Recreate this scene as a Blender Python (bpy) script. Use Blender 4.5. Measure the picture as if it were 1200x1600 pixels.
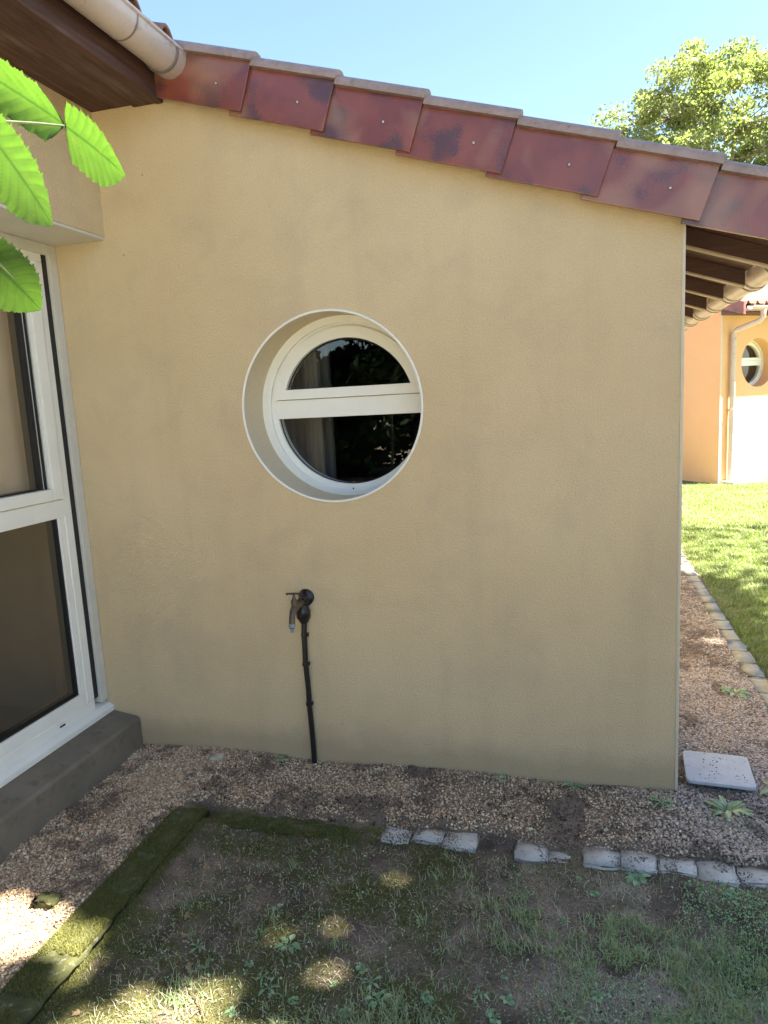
import bpy, math, random
import numpy as np
from mathutils import Vector, Matrix
R = math.radians
for o in list(bpy.data.objects): bpy.data.objects.remove(o)
S = bpy.context.scene
COL = S.collection

# ------------------------------------------------------------ camera
def cam_axes(yaw, pitch, roll):
    y, p, r = R(yaw), R(pitch), R(roll)
    f = Vector((-math.sin(y)*math.cos(p), math.cos(y)*math.cos(p), -math.sin(p)))
    rt = Vector((math.cos(y), math.sin(y), 0)); up = rt.cross(f)
    return math.cos(r)*rt + math.sin(r)*up, -math.sin(r)*rt + math.cos(r)*up, f
rt, up, fw = cam_axes(15.45, 8.93, -2.96)
cd = bpy.data.cameras.new('camera'); cam = bpy.data.objects.new('camera', cd); COL.objects.link(cam)
cam.matrix_world = Matrix(((rt.x, up.x, -fw.x, 0), (rt.y, up.y, -fw.y, -2.68), (rt.z, up.z, -fw.z, 1.55), (0, 0, 0, 1)))
cd.sensor_fit = 'VERTICAL'; cd.sensor_height = 36; cd.lens = 36*1095.6/1600
cd.clip_start = 0.05; cd.clip_end = 600
S.camera = cam
S.render.resolution_x = 768; S.render.resolution_y = 1024

# ------------------------------------------------------------ light
SUN_EL, SUN_AZ = 57.0, 92.0           # azimuth measured from -y towards +x: sun high to the right
sdir = Vector((math.cos(R(SUN_EL))*math.sin(R(SUN_AZ)), -math.cos(R(SUN_EL))*math.cos(R(SUN_AZ)), math.sin(R(SUN_EL))))
W = bpy.data.worlds.new('World'); S.world = W; W.use_nodes = True
nt = W.node_tree; bg = nt.nodes['Background']
sky = nt.nodes.new('ShaderNodeTexSky'); sky.sky_type = 'NISHITA'; sky.sun_disc = False
sky.sun_elevation = R(SUN_EL); sky.sun_rotation = math.atan2(sdir.x, sdir.y)
sky.altitude = 200; sky.air_density = 1.0; sky.dust_density = 1.1; sky.ozone_density = 2.6
nt.links.new(sky.outputs[0], bg.inputs[0]); bg.inputs[1].default_value = 0.05
sl = bpy.data.lights.new('sun', 'SUN'); sl.energy = 5.0; sl.angle = R(0.53); sl.color = (1.0, 0.93, 0.80)
so = bpy.data.objects.new('sun', sl); COL.objects.link(so)
so.rotation_euler = sdir.to_track_quat('Z', 'Y').to_euler(); so.location = (0, -6, 12)
S.view_settings.view_transform = 'Standard'; S.view_settings.look = 'None'
S.view_settings.exposure = 3.05; S.view_settings.gamma = 1.0

rng = np.random.default_rng(7); random.seed(7)

# ------------------------------------------------------------ noise helper
class VN:
    def __init__(s, seed, n=256): s.g = np.random.default_rng(seed).random((n, n)); s.n = n
    def __call__(s, x, y, sc=1.0, octv=3):
        x = np.asarray(x, float)*sc + 37.3; y = np.asarray(y, float)*sc + 11.7
        o = 0; a = 1; t = 0
        for k in range(octv):
            xi = np.floor(x).astype(int); yi = np.floor(y).astype(int); fx = x-xi; fy = y-yi
            fx = fx*fx*(3-2*fx); fy = fy*fy*(3-2*fy); n = s.n
            g = s.g
            v = (g[xi % n, yi % n]*(1-fx)*(1-fy) + g[(xi+1) % n, yi % n]*fx*(1-fy)
                 + g[xi % n, (yi+1) % n]*(1-fx)*fy + g[(xi+1) % n, (yi+1) % n]*fx*fy)
            o = o + a*v; t += a; a *= .5; x = x*2.03+5.1; y = y*2.03+9.2
        return o/t
n1, n2, n3, n4 = VN(1), VN(2), VN(3), VN(4)
def sstep(a, b, x):
    t = np.clip((np.asarray(x, float)-a)/(b-a), 0, 1); return t*t*(3-2*t)

# ------------------------------------------------------------ materials
def mat(name):
    m = bpy.data.materials.new(name); m.use_nodes = True
    return m, m.node_tree, m.node_tree.nodes['Principled BSDF']
def N(t, typ, **kw):
    n = t.nodes.new(typ)
    for k, v in kw.items():
        if k in n.inputs.keys() if isinstance(k, str) else False: n.inputs[k].default_value = v
        else: setattr(n, k, v)
    return n
def coords(t, kind='Object'):
    return t.nodes.new('ShaderNodeTexCoord').outputs[kind]
def noise(t, scale, detail=4, rough=.55, co=None, dist=0):
    n = t.nodes.new('ShaderNodeTexNoise'); n.inputs['Scale'].default_value = scale
    n.inputs['Detail'].default_value = detail; n.inputs['Roughness'].default_value = rough; n.inputs['Distortion'].default_value = dist
    t.links.new(co if co is not None else coords(t), n.inputs['Vector']); return n.outputs['Fac']
def ramp(t, fac, stops):
    r = t.nodes.new('ShaderNodeValToRGB'); t.links.new(fac, r.inputs[0]); e = r.color_ramp.elements
    while len(e) < len(stops): e.new(.5)
    for el, (p, c) in zip(e, stops):
        el.position = p; el.color = (*c, 1) if len(c) == 3 else c
    return r.outputs[0]
def mix(t, fac, a, b, mode='MIX'):
    m = t.nodes.new('ShaderNodeMix'); m.data_type = 'RGBA'; m.blend_type = mode
    for i, v in ((0, fac), (6, a), (7, b)):
        if hasattr(v, 'is_output') or isinstance(v, bpy.types.NodeSocket): t.links.new(v, m.inputs[i])
        else: m.inputs[i].default_value = v if i == 0 else (*v, 1)
    return m.outputs[2]
def math_(t, op, a, b=0.0, clamp=False):
    m = t.nodes.new('ShaderNodeMath'); m.operation = op; m.use_clamp = clamp
    for i, v in ((0, a), (1, b)):
        if isinstance(v, bpy.types.NodeSocket): t.links.new(v, m.inputs[i])
        else: m.inputs[i].default_value = v
    return m.outputs[0]
def bump(t, p, h, strength, dist):
    b = t.nodes.new('ShaderNodeBump'); b.inputs['Strength'].default_value = strength; b.inputs['Distance'].default_value = dist
    t.links.new(h, b.inputs['Height']); t.links.new(b.outputs[0], p.inputs['Normal']); return b
def setp(p, **kw):
    for k, v in kw.items(): p.inputs[k].default_value = v
G3 = lambda v: (v, v, v)

def m_stucco(name, c1, c2, amt=1.0, stains=True):
    m, t, p = mat(name); co = coords(t)
    base = mix(t, ramp(t, noise(t, 1.3, 4, .6, co), [(.35, G3(0)), (.65, G3(1))]), c1, c2)
    fine = noise(t, 210, 3, .65, co)
    base = mix(t, .6, base, ramp(t, fine, [(.32, G3(.70)), (.62, G3(1.0))]), 'MULTIPLY')
    if stains:
        sep = N(t, 'ShaderNodeSeparateXYZ'); t.links.new(co, sep.inputs[0])
        # splash dirt with a ragged edge just above the gravel, a few water runs and specks
        h = math_(t, 'ADD', sep.outputs[2], math_(t, 'MULTIPLY', noise(t, 7, 4, .6, co), -.16))
        low = ramp(t, h, [(0.0, G3(1)), (.10, G3(0))])
        base = mix(t, math_(t, 'MULTIPLY', low, .38), base, (.25, .19, .11))
        mp = N(t, 'ShaderNodeMapping'); t.links.new(co, mp.inputs[0]); mp.inputs['Scale'].default_value = (7, 7, .6)
        runs = ramp(t, noise(t, 1, 3, .6, mp.outputs[0]), [(.50, G3(0)), (.72, G3(1))])
        base = mix(t, math_(t, 'MULTIPLY', runs, .09), base, (.22, .19, .15))
        spk = N(t, 'ShaderNodeTexVoronoi'); spk.inputs['Scale'].default_value = 5; t.links.new(co, spk.inputs['Vector'])
        s = ramp(t, spk.outputs['Distance'], [(.012, G3(1)), (.03, G3(0))])
        base = mix(t, math_(t, 'MULTIPLY', s, .5), base, (.12, .09, .06))
        blot = ramp(t, noise(t, 3.2, 5, .65, co, .5), [(.50, G3(0)), (.70, G3(1))])
        base = mix(t, math_(t, 'MULTIPLY', blot, .28), base, (.40, .33, .24))
    t.links.new(base, p.inputs['Base Color']); setp(p, Roughness=.92)
    p.inputs['Specular IOR Level'].default_value = .25
    hgt = math_(t, 'ADD', math_(t, 'MULTIPLY', noise(t, 120, 2, .55, co), 1.0), math_(t, 'MULTIPLY', fine, .8))
    bump(t, p, hgt, .8*amt, .0042)
    return m
def m_plain(name, col, rough=.5, var=.12, sc=9, bumpamt=.08, metal=0, spec=.5, dirt=None):
    m, t, p = mat(name); co = coords(t)
    nz = noise(t, sc, 5, .6, co)
    base = mix(t, 1.0, col, ramp(t, nz, [(.3, G3(1-var)), (.7, G3(1))]), 'MULTIPLY')
    if dirt:
        d = ramp(t, noise(t, sc*3.1, 6, .7, co), [(.56, G3(0)), (.68, G3(1))])
        base = mix(t, math_(t, 'MULTIPLY', d, dirt[1]), base, dirt[0])
    t.links.new(base, p.inputs['Base Color']); setp(p, Roughness=rough, Metallic=metal)
    p.inputs['Specular IOR Level'].default_value = spec
    if bumpamt: bump(t, p, noise(t, sc*14, 4, .6, co), bumpamt, .002)
    return m
def m_wood(name, c1, c2, axis='y', rough=.7):
    m, t, p = mat(name); co = coords(t)
    mp = N(t, 'ShaderNodeMapping'); t.links.new(co, mp.inputs[0])
    mp.inputs['Scale'].default_value = {'y': (30, 2.2, 30), 'x': (2.2, 30, 30)}[axis]
    g = noise(t, 1, 5, .65, mp.outputs[0], 1.2)
    base = mix(t, ramp(t, g, [(.35, G3(0)), (.65, G3(1))]), c1, c2)
    mp2 = N(t, 'ShaderNodeMapping'); t.links.new(co, mp2.inputs[0])
    mp2.inputs['Scale'].default_value = {'y': (14, 2, 14), 'x': (2, 14, 14)}[axis]
    wear = ramp(t, noise(t, 1, 5, .7, mp2.outputs[0]), [(.5, G3(0)), (.75, G3(1))])
    base = mix(t, math_(t, 'MULTIPLY', wear, .35), base, (.30, .24, .21))
    t.links.new(base, p.inputs['Base Color']); setp(p, Roughness=rough)
    bump(t, p, g, .5, .004); return m
def m_tile(name='glazed_tile'):
    m, t, p = mat(name)
    oi = N(t, 'ShaderNodeObjectInfo'); co0 = coords(t)
    add = N(t, 'ShaderNodeVectorMath', operation='ADD'); t.links.new(co0, add.inputs[0])
    cmb = N(t, 'ShaderNodeCombineXYZ'); t.links.new(math_(t, 'MULTIPLY', oi.outputs['Random'], 37.0), cmb.inputs[0])
    t.links.new(math_(t, 'MULTIPLY', oi.outputs['Random'], 91.0), cmb.inputs[2]); t.links.new(cmb.outputs[0], add.inputs[1]); co = add.outputs[0]
    red = mix(t, ramp(t, noise(t, 6, 3, .5, co), [(.35, G3(0)), (.65, G3(1))]), (.19, .050, .036), (.25, .072, .048))
    big = noise(t, 9, 1, .4, co); spk = noise(t, 260, 2, .6, co)
    dk = ramp(t, math_(t, 'ADD', big, math_(t, 'MULTIPLY', spk, .35)), [(.60, G3(1)), (.70, G3(0))])
    dkm = ramp(t, math_(t, 'ADD', noise(t, 8.5, 1, .4, co), math_(t, 'MULTIPLY', spk, .55)), [(.80, G3(0)), (.88, G3(1))])
    c = mix(t, math_(t, 'MULTIPLY', dk, .18), red, (.10, .035, .04))
    c = mix(t, math_(t, 'MULTIPLY', dkm, .75), c, (.06, .035, .045))
    tan = ramp(t, noise(t, 6.2, 1, .3, co, .4), [(.55, G3(0)), (.72, G3(1))])
    c = mix(t, math_(t, 'MULTIPLY', tan, .55), c, (.36, .20, .12))
    t.links.new(c, p.inputs['Base Color']); setp(p, Roughness=.27); p.inputs['Specular IOR Level'].default_value = .6
    p.inputs['Coat Weight'].default_value = .15; p.inputs['Coat Roughness'].default_value = .2
    bump(t, p, math_(t, 'ADD', spk, math_(t, 'MULTIPLY', noise(t, 14, 2, .5, co), 3.0)), .25, .002); return m
def m_leaf(name, c1, c2, trans=.45, rough=.5):
    m = bpy.data.materials.new(name); m.use_nodes = True; t = m.node_tree; p = t.nodes['Principled BSDF']; out = t.nodes['Material Output']
    g = N(t, 'ShaderNodeNewGeometry')
    c = mix(t, g.outputs['Random Per Island'], c1, c2)
    big = noise(t, 1.1, 3, .6)
    c = mix(t, .5, c, ramp(t, big, [(.3, G3(.55)), (.7, G3(1))]), 'MULTIPLY')
    t.links.new(c, p.inputs['Base Color']); setp(p, Roughness=rough)
    tr = N(t, 'ShaderNodeBsdfTranslucent')
    bright = mix(t, 1.0, c, (1.35, 1.6, .7), 'MULTIPLY'); t.links.new(bright, tr.inputs[0])
    ms = N(t, 'ShaderNodeMixShader'); ms.inputs[0].default_value = trans
    t.links.new(p.outputs[0], ms.inputs[1]); t.links.new(tr.outputs[0], ms.inputs[2]); t.links.new(ms.outputs[0], out.inputs[0])
    return m
def m_glass(name, tint=(.02, .02, .02), ior=2.1):
    m = bpy.data.materials.new(name); m.use_nodes = True; t = m.node_tree; out = t.nodes['Material Output']
    t.nodes.remove(t.nodes['Principled BSDF'])
    gl = N(t, 'ShaderNodeBsdfGlossy'); gl.inputs['Roughness'].default_value = .0; gl.inputs[0].default_value = (.92, .95, .95, 1)
    tr = N(t, 'ShaderNodeBsdfTransparent'); tr.inputs[0].default_value = (.86, .87, .85, 1)
    fr = N(t, 'ShaderNodeFresnel'); ge = N(t, 'ShaderNodeNewGeometry'); t.links.new(math_(t, 'ADD', ior, math_(t, 'MULTIPLY', ge.outputs['Backfacing'], 1/ior-ior)), fr.inputs[0])
    ms = N(t, 'ShaderNodeMixShader'); t.links.new(fr.outputs[0], ms.inputs[0]); t.links.new(tr.outputs[0], ms.inputs[1]); t.links.new(gl.outputs[0], ms.inputs[2])
    b = N(t, 'ShaderNodeBump'); b.inputs['Strength'].default_value = .05; b.inputs['Distance'].default_value = .01
    t.links.new(noise(t, 3, 1), b.inputs['Height']); t.links.new(b.outputs[0], gl.inputs['Normal']); t.links.new(b.outputs[0], fr.inputs['Normal'])
    t.links.new(ms.outputs[0], out.inputs[0]); return m
def m_attr(name, rough=.9, var=(.6, 1.15), sc=120, bumpamt=.6, bdist=.004, spec=.3):
    m, t, p = mat(name); a = N(t, 'ShaderNodeAttribute'); a.attribute_name = 'tint'; co = coords(t)
    nz = noise(t, sc, 5, .65, co)
    c = mix(t, 1.0, a.outputs['Color'], ramp(t, nz, [(.25, G3(var[0])), (.75, G3(var[1]))]), 'MULTIPLY')
    t.links.new(c, p.inputs['Base Color']); setp(p, Roughness=rough); p.inputs['Specular IOR Level'].default_value = spec
    if bumpamt: bump(t, p, nz, bumpamt, bdist)
    return m

M = {}
M['stucco'] = m_stucco('ochre_render', (.69, .55, .335), (.63, .49, .29))
M['reveal'] = m_stucco('smooth_reveal', (.74, .63, .43), (.70, .58, .39), .35, False)
M['stucco_far'] = m_stucco('orange_render', (.84, .50, .26), (.79, .47, .235), .6, False)
M['bead'] = m_plain('corner_bead_paint', (.60, .54, .40), .5, .1, 20, .05)
M['pvc'] = m_plain('white_window_frame', (.84, .84, .77), .32, .08, 6, .03)
M['pvc2'] = m_plain('grey_white_frame', (.62, .61, .54), .4, .1, 8, .04)
M['rubber'] = m_plain('black_gasket', (.012, .012, .013), .55, .2, 30, .05)
M['gutter'] = m_plain('beige_gutter', (.55, .47, .44), .38, .18, 5, .06, dirt=((.16, .12, .10), .5))
M['strap'] = m_plain('grey_steel_strap', (.26, .22, .20), .45, .25, 20, .1, .3)
M['wood'] = m_wood('dark_stained_wood', (.050, .022, .017), (.11, .052, .038))
M['woodx'] = m_wood('dark_rafter_wood', (.050, .022, .017), (.12, .058, .045), 'x')
M['bounce_edge'] = m_plain('bounce_lit_edge', (.52, .42, .33), .7, .25, 14, .2)  # pale tone holds the bounced light on the rafter undersides
M['tile'] = m_tile()
M['tile_top'] = m_plain('roof_tile_top', (.30, .15, .10), .7, .4, 12, .25, dirt=((.10, .08, .06), .7))
M['cap'] = m_plain('weathered_verge_roll', (.36, .27, .24), .6, .3, 18, .3, dirt=((.13, .10, .08), .7))
M['screw'] = m_plain('galvanised_screw', (.55, .53, .5), .35, .2, 60, 0, .7)
M['step'] = m_plain('weathered_concrete', (.20, .17, .125), .85, .3, 7, .35, dirt=((.07, .065, .045), .6))
M['kerb'] = m_plain('pale_concrete_sett', (.60, .57, .50), .9, .3, 22, .6, dirt=((.12, .11, .08), .8))
M['kerb_side'] = m_plain('dull_kerb', (.34, .33, .28), .9, .35, 18, .6, dirt=((.12, .13, .05), .8))
M['slab'] = m_plain('grey_cover', (.47, .50, .54), .75, .15, 16, .35, dirt=((.16, .16, .15), .45))
M['brass'] = m_plain('weathered_brass', (.16, .125, .085), .45, .4, 60, .3, .55)
M['bronze'] = m_plain('dark_bronze', (.08, .055, .035), .5, .4, 60, .3, .4)
M['nozzle'] = m_plain('grey_nozzle', (.24, .31, .31), .4, .2, 60, .05)
M['blackp'] = m_plain('black_plastic', (.012, .012, .014), .33, .2, 30, .06)
M['glass'] = m_glass('window_glass', ior=2.1); M['glass_dark'] = m_glass('round_window_glass', ior=1.75)
M['inner'] = m_plain('brown_interior', (.30, .20, .125), .8, .2, 2, .1)
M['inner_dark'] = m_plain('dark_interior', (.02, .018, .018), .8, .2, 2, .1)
M['blind'] = m_plain('brown_roller_blind', (.80, .60, .40), .85, .1, 3, .1)
M['curtain'] = m_plain('grey_curtain', (.09, .085, .085), .85, .2, 3, .1)
M['bark'] = m_plain('tree_bark', (.16, .125, .095), .9, .45, 14, .8, dirt=((.06, .05, .04), .7))
M['bark_pale'] = m_plain('pale_tree_bark', (.30, .25, .20), .9, .35, 6, .5)
M['leaf_far'] = m_leaf('spring_oak_leaves', (.19, .225, .11), (.32, .335, .16), .45)
M['leaf_can'] = m_leaf('dark_canopy_leaves', (.025, .06, .012), (.06, .11, .022), .30)
M['leaf_bush'] = m_leaf('hedge_leaves', (.012, .035, .009), (.035, .07, .016), .2)
M['grass'] = m_leaf('grass_blades', (.22, .28, .13), (.50, .54, .31), .35)
M['grass_lawn'] = m_leaf('lawn_blades', (.14, .20, .06), (.26, .31, .11), .35)
M['weed'] = m_leaf('weed_leaves', (.20, .36, .17), (.44, .60, .36), .3, .35)
M['mossblade'] = m_leaf('moss_tufts', (.085, .095, .026), (.25, .24, .06), .2, .8)
M['dead'] = m_leaf('dead_leaves', (.22, .14, .075), (.40, .28, .16), .2, .7)
M['twig'] = m_plain('dry_twig', (.20, .13, .08), .85, .3, 40, .3)
M['stone'] = m_plain('pale_stone', (.60, .55, .42), .8, .2, 30, .4)
M['pebble'] = m_attr('gravel_pebbles', .8, (.8, 1.1), 200, .25, .001)
M['ground'] = m_attr('earth_and_moss', .95, (.45, 1.3), 150, .9, .006)
M['mossb'] = m_plain('mossy_kerb', (.10, .105, .03), .95, .6, 16, 1.0, dirt=((.22, .20, .17), .9))

# ------------------------------------------------------------ mesh builders
class MB:
    def __init__(s): s.v = []; s.f = []
    def add(s, vs, fs):
        b = len(s.v); s.v += [tuple(v) for v in vs]; s.f += [tuple(i+b for i in f) for f in fs]; return s
    def box(s, x0, x1, y0, y1, z0, z1):
        return s.add([(x0, y0, z0), (x1, y0, z0), (x1, y1, z0), (x0, y1, z0), (x0, y0, z1), (x1, y0, z1), (x1, y1, z1), (x0, y1, z1)],
                     [(0, 3, 2, 1), (4, 5, 6, 7), (0, 1, 5, 4), (1, 2, 6, 5), (2, 3, 7, 6), (3, 0, 4, 7)])
    def tube(s, pts, rad, seg=10, cap=True):
        pts = [Vector(p) for p in pts]; n = len(pts)
        if not hasattr(rad, '__len__'): rad = [rad]*n
        t = (pts[1]-pts[0]).normalized(); a = t.orthogonal().normalized(); vs = []; fs = []
        for i, p in enumerate(pts):
            tt = ((pts[min(i+1, n-1)]-pts[max(i-1, 0)])).normalized()
            a = (a - tt*a.dot(tt)).normalized(); b = tt.cross(a)
            for k in range(seg):
                an = 2*math.pi*k/seg; vs.append(p + (a*math.cos(an)+b*math.sin(an))*rad[i])
        for i in range(n-1):
            for k in range(seg):
                k2 = (k+1) % seg; fs.append((i*seg+k, i*seg+k2, (i+1)*seg+k2, (i+1)*seg+k))
        if cap: fs += [tuple(range(seg))[::-1], tuple(range((n-1)*seg, n*seg))]
        return s.add(vs, fs)
    def prism(s, poly, axis, a, b):            # poly: 2D points in the two other axes (in xyz order)
        n = len(poly)
        def P(u, w, c): return {'x': (c, u, w), 'y': (u, c, w), 'z': (u, w, c)}[axis]
        vs = [P(u, w, a) for u, w in poly] + [P(u, w, b) for u, w in poly]
        fs = [tuple(range(n)), tuple(range(2*n-1, n-1, -1))] + [(i, i+n, (i+1) % n+n, (i+1) % n) for i in range(n)]
        return s.add(vs, fs)
    def build(s, name, m, parent=None, bevel=0, smooth=False, loc=None):
        me = bpy.data.meshes.new(name); me.from_pydata([tuple(v) for v in s.v], [], s.f); me.update()
        import bmesh
        bm = bmesh.new(); bm.from_mesh(me); bmesh.ops.recalc_face_normals(bm, faces=bm.faces); bm.to_mesh(me); bm.free()
        o = bpy.data.objects.new(name, me); COL.objects.link(o); me.materials.append(M[m] if isinstance(m, str) else m)
        if smooth:
            me.polygons.foreach_set('use_smooth', [True]*len(me.polygons))
            md = o.modifiers.new('edges', 'EDGE_SPLIT'); md.split_angle = R(40)
        if bevel:
            md = o.modifiers.new('bevel', 'BEVEL'); md.width = bevel; md.segments = 2; md.limit_method = 'ANGLE'; md.angle_limit = R(40)
        if parent is not None: o.parent = parent
        if loc: o.location = loc
        return o
def fastmesh(name, V, F, m, tint=None, parent=None, smooth=False):
    V = np.asarray(V, np.float32); F = np.asarray(F, np.int32); k = F.shape[1]
    me = bpy.data.meshes.new(name); me.vertices.add(len(V)); me.vertices.foreach_set('co', V.ravel())
    me.loops.add(F.size); me.loops.foreach_set('vertex_index', F.ravel())
    me.polygons.add(len(F)); me.polygons.foreach_set('loop_start', np.arange(0, F.size, k, dtype=np.int32))
    me.polygons.foreach_set('loop_total', np.full(len(F), k, np.int32))
    if smooth: me.polygons.foreach_set('use_smooth', np.ones(len(F), bool))
    me.update(calc_edges=True)
    if tint is not None:
        a = me.color_attributes.new('tint', 'FLOAT_COLOR', 'POINT')
        c = np.ones((len(V), 4), np.float32); c[:, :3] = tint; a.data.foreach_set('color', c.ravel())
    me.materials.append(M[m]); o = bpy.data.objects.new(name, me); COL.objects.link(o)
    if parent is not None: o.parent = parent
    return o
def empty(name, loc=(0, 0, 0), rz=0):
    o = bpy.data.objects.new(name, None); COL.objects.link(o); o.location = loc; o.rotation_euler.z = rz; o.empty_display_size = .1; return o
def tag(o, label=None, cat=None, group=None, kind=None):
    if label: o['label'] = label
    if cat: o['category'] = cat
    if group: o['group'] = group
    if kind: o['kind'] = kind
    return o

# ------------------------------------------------------------ ground
def region(x, y):
    """gravel weight: the bed along both walls and the strip beside the house"""
    w = (n1(x, y, 9, 3)-.5)*.05
    a = sstep(-.40, -.34, y+w)*sstep(1.0+.9, .9, x)           # front bed up to the front kerb
    b = sstep(-1.52, -1.57, x+w*.6)                           # left bed
    c = sstep(.89, .85, x+w*.4)*sstep(-.40, -.34, y+w)
    g = np.maximum(b, np.where(x < .87, np.maximum(a, c), a*sstep(.10, -.1, y)*sstep(1.5, 1.0, x)))
    return g
def gz(x, y):
    x = np.asarray(x, float); y = np.asarray(y, float)
    g = region(x, y)
    near = sstep(14, 4, np.abs(x)+np.abs(y))
    z = -.018*(1-g) + near*((n2(x, y, 2.2, 3)-.5)*.05 + (n3(x, y, 11, 3)-.5)*.022*(1-.4*g))
    z = z + g*(.012 + .012*sstep(-.25, 0, y))
    z = z + (1-g)*.017*sstep(-1.27, -1.36, x)*sstep(-.40, -.50, y)*near
    return z - .008
def moss_w(x, y):
    """moss is strongest left and centre of the shaded lawn, thin to the right"""
    base = sstep(.55, -.75, x + (n1(x, y, 2.3, 3)-.5)*1.8)*sstep(-2.2, -1.0, y*1.0+.2)
    return np.clip(base*sstep(.34, .62, n4(x, y, 5, 4)*.72+n2(x, y, 31, 3)*.28), 0, 1)*(1-region(x, y))
gx = np.unique(np.concatenate([np.arange(-2.1, 1.5, .014), np.arange(1.5, 4, .05), np.arange(-4, -2.1, .1), np.array([-150, -80, -40, -20, -10, -7, -5]), np.arange(4, 10, .4), np.array([12, 20, 40, 80, 150])]).round(4))
gy = np.unique(np.concatenate([np.arange(-1.9, .25, .014), np.arange(.25, 2, .03), np.arange(2, 10, .12), np.arange(-6, -1.9, .12), np.array([-150, -80, -40, -20, -10, -8]), np.array([12, 16, 25, 40, 80, 150, 300])]).round(4))
X, Y = np.meshgrid(gx, gy, indexing='ij'); Z = gz(X, Y)
nx_, ny_ = X.shape
V = np.stack([X, Y, Z], -1).reshape(-1, 3)
ii, jj = np.meshgrid(np.arange(nx_-1), np.arange(ny_-1), indexing='ij'); a = (ii*ny_+jj).ravel()
F = np.stack([a, a+ny_, a+ny_+1, a+1], -1)
xf, yf = X.ravel(), Y.ravel()
g = region(xf, yf)[:, None]; mw = moss_w(xf, yf)[:, None]
soil = np.array([.165, .125, .092])*(.05+2.1*n3(xf, yf, 14, 5)*(.4+1.2*n1(xf, yf, 4, 3)))[:, None]
dry = np.array([.50, .43, .33]); dw = (sstep(.50, .66, n2(xf+3, yf, 3.5, 4))*sstep(-.3, .4, xf)*sstep(-1.6, -.8, yf))[:, None]*.7
mossc = np.array([.10, .098, .032])*(.6+.8*n1(xf, yf, 20, 3))[:, None]
bed = np.array([.26, .20, .145])*(.6+.8*n4(xf, yf, 12, 4))[:, None]
lawn = np.array([.16, .18, .07])
far = (sstep(.95, 1.05, xf)*sstep(.3, 1.6, yf)*1.0)[:, None]
bounce_ground = (sstep(-2.5, -2.9, yf)*sstep(-60, -40, yf))[:, None]  # pale unseen ground added behind the camera to bounce sunlight on the walls
c = soil*(1-dw)+dry*dw; c = c*(1-mw)+mossc*mw; c = c*(1-far)+lawn*far*(.7+.6*n1(xf, yf, 1.7, 3))[:, None]; c = c*(1-bounce_ground)+np.array([.36, .33, .23])*bounce_ground*(.85+.3*n1(xf, yf, 3, 3))[:, None]; c = c*(1-g)+bed*g
tag(fastmesh('ground', V, F, 'ground', c, smooth=True), kind='structure')

# ------------------------------------------------------------ house
house = tag(empty('house', (-.8, 0, 0)), 'ochre rendered house gable with a round window beneath red verge tiles', 'house')
def part(mb, name, m, parent=None, **k):
    """mesh built in world coordinates, parented to a thing's empty"""
    p = parent if parent is not None else house
    o = mb.build(name, m, None, **k); top = p
    o.parent = p
    if not p.get('local'): o.matrix_parent_inverse = world_inv(p)
    return o
def world_inv(p):
    m = Matrix.Translation(p.location) @ Matrix.Rotation(p.rotation_euler.z, 4, 'Z') if p.type == 'EMPTY' else Matrix.Identity(4)
    return m.inverted()
def subpart(mb, name, m, parent, **k):
    o = mb.build(name, m, None, **k); o.parent = parent; o.matrix_parent_inverse = parent.matrix_parent_inverse.inverted() @ Matrix.Identity(4) if False else Matrix.Identity(4); return o

SL = .355; CA = math.cos(math.atan(SL)); SA = math.sin(math.atan(SL))
def rz_(x): return 2.805 - SL*(x+1.148)          # top line of the verge faces
def holed_wall(poly, cx, cz, r, y0, y1, seg=96, back=True, rim_faces=True):
    """wall between y0 (front) and y1, outline poly (x,z) CCW convex, round hole"""
    ang = sorted(set([round(2*math.pi*k/seg, 6) for k in range(seg)] + [round(math.atan2(z-cz, x-cx) % (2*math.pi), 6) for x, z in poly]))
    n = len(ang); out = []
    for a_ in ang:
        dx, dz = math.cos(a_), math.sin(a_); best = 1e9
        for (xa, za), (xb, zb) in zip(poly, poly[1:]+poly[:1]):
            ex, ez = xb-xa, zb-za; den = dx*ez-dz*ex
            if abs(den) < 1e-12: continue
            t_ = ((xa-cx)*ez-(za-cz)*ex)/den; u_ = ((xa-cx)*dz-(za-cz)*dx)/den
            if t_ > 0 and -1e-6 <= u_ <= 1+1e-6: best = min(best, t_)
        out.append((cx+dx*best, cz+dz*best))
    inn = [(cx+r*math.cos(a_), cz+r*math.sin(a_)) for a_ in ang]
    mb = MB(); vs = [(x, y0, z) for x, z in inn] + [(x, y0, z) for x, z in out] + [(x, y1, z) for x, z in inn] + [(x, y1, z) for x, z in out]
    fs = []
    for i in range(n):
        j = (i+1) % n
        fs.append((i, j, n+j, n+i)); fs.append((2*n+j, 2*n+i, 3*n+i, 3*n+j)); fs.append((n+i, n+j, 3*n+j, 3*n+i))
    mb.add(vs, fs); return mb, inn
WCX, WCZ, WR = -.943, 1.537, .378
zt = lambda x: rz_(x) - .05
poly = [(.366, -.2), (.366, zt(.366)), (-1.60, zt(-1.60)), (-1.60, 2.768), (-2.60, 2.768), (-2.60, -.2)]
poly = [(.366, -.2), (.366, zt(.366)), (-1.55, 2.80), (-2.215, 2.80), (-2.215, -.2)]
poly = poly[::1]
mb, inn = holed_wall(poly, WCX, WCZ, WR, 0, .30)
part(mb, 'gable_wall', 'stucco')
mb = MB(); n = len(inn)
mb.add([(x, -.0005, z) for x, z in inn]+[(x, .30, z) for x, z in inn], [(i, (i+1) % n, n+(i+1) % n, n+i) for i in range(n)])
part(mb, 'window_reveal', 'reveal', smooth=True)
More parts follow.
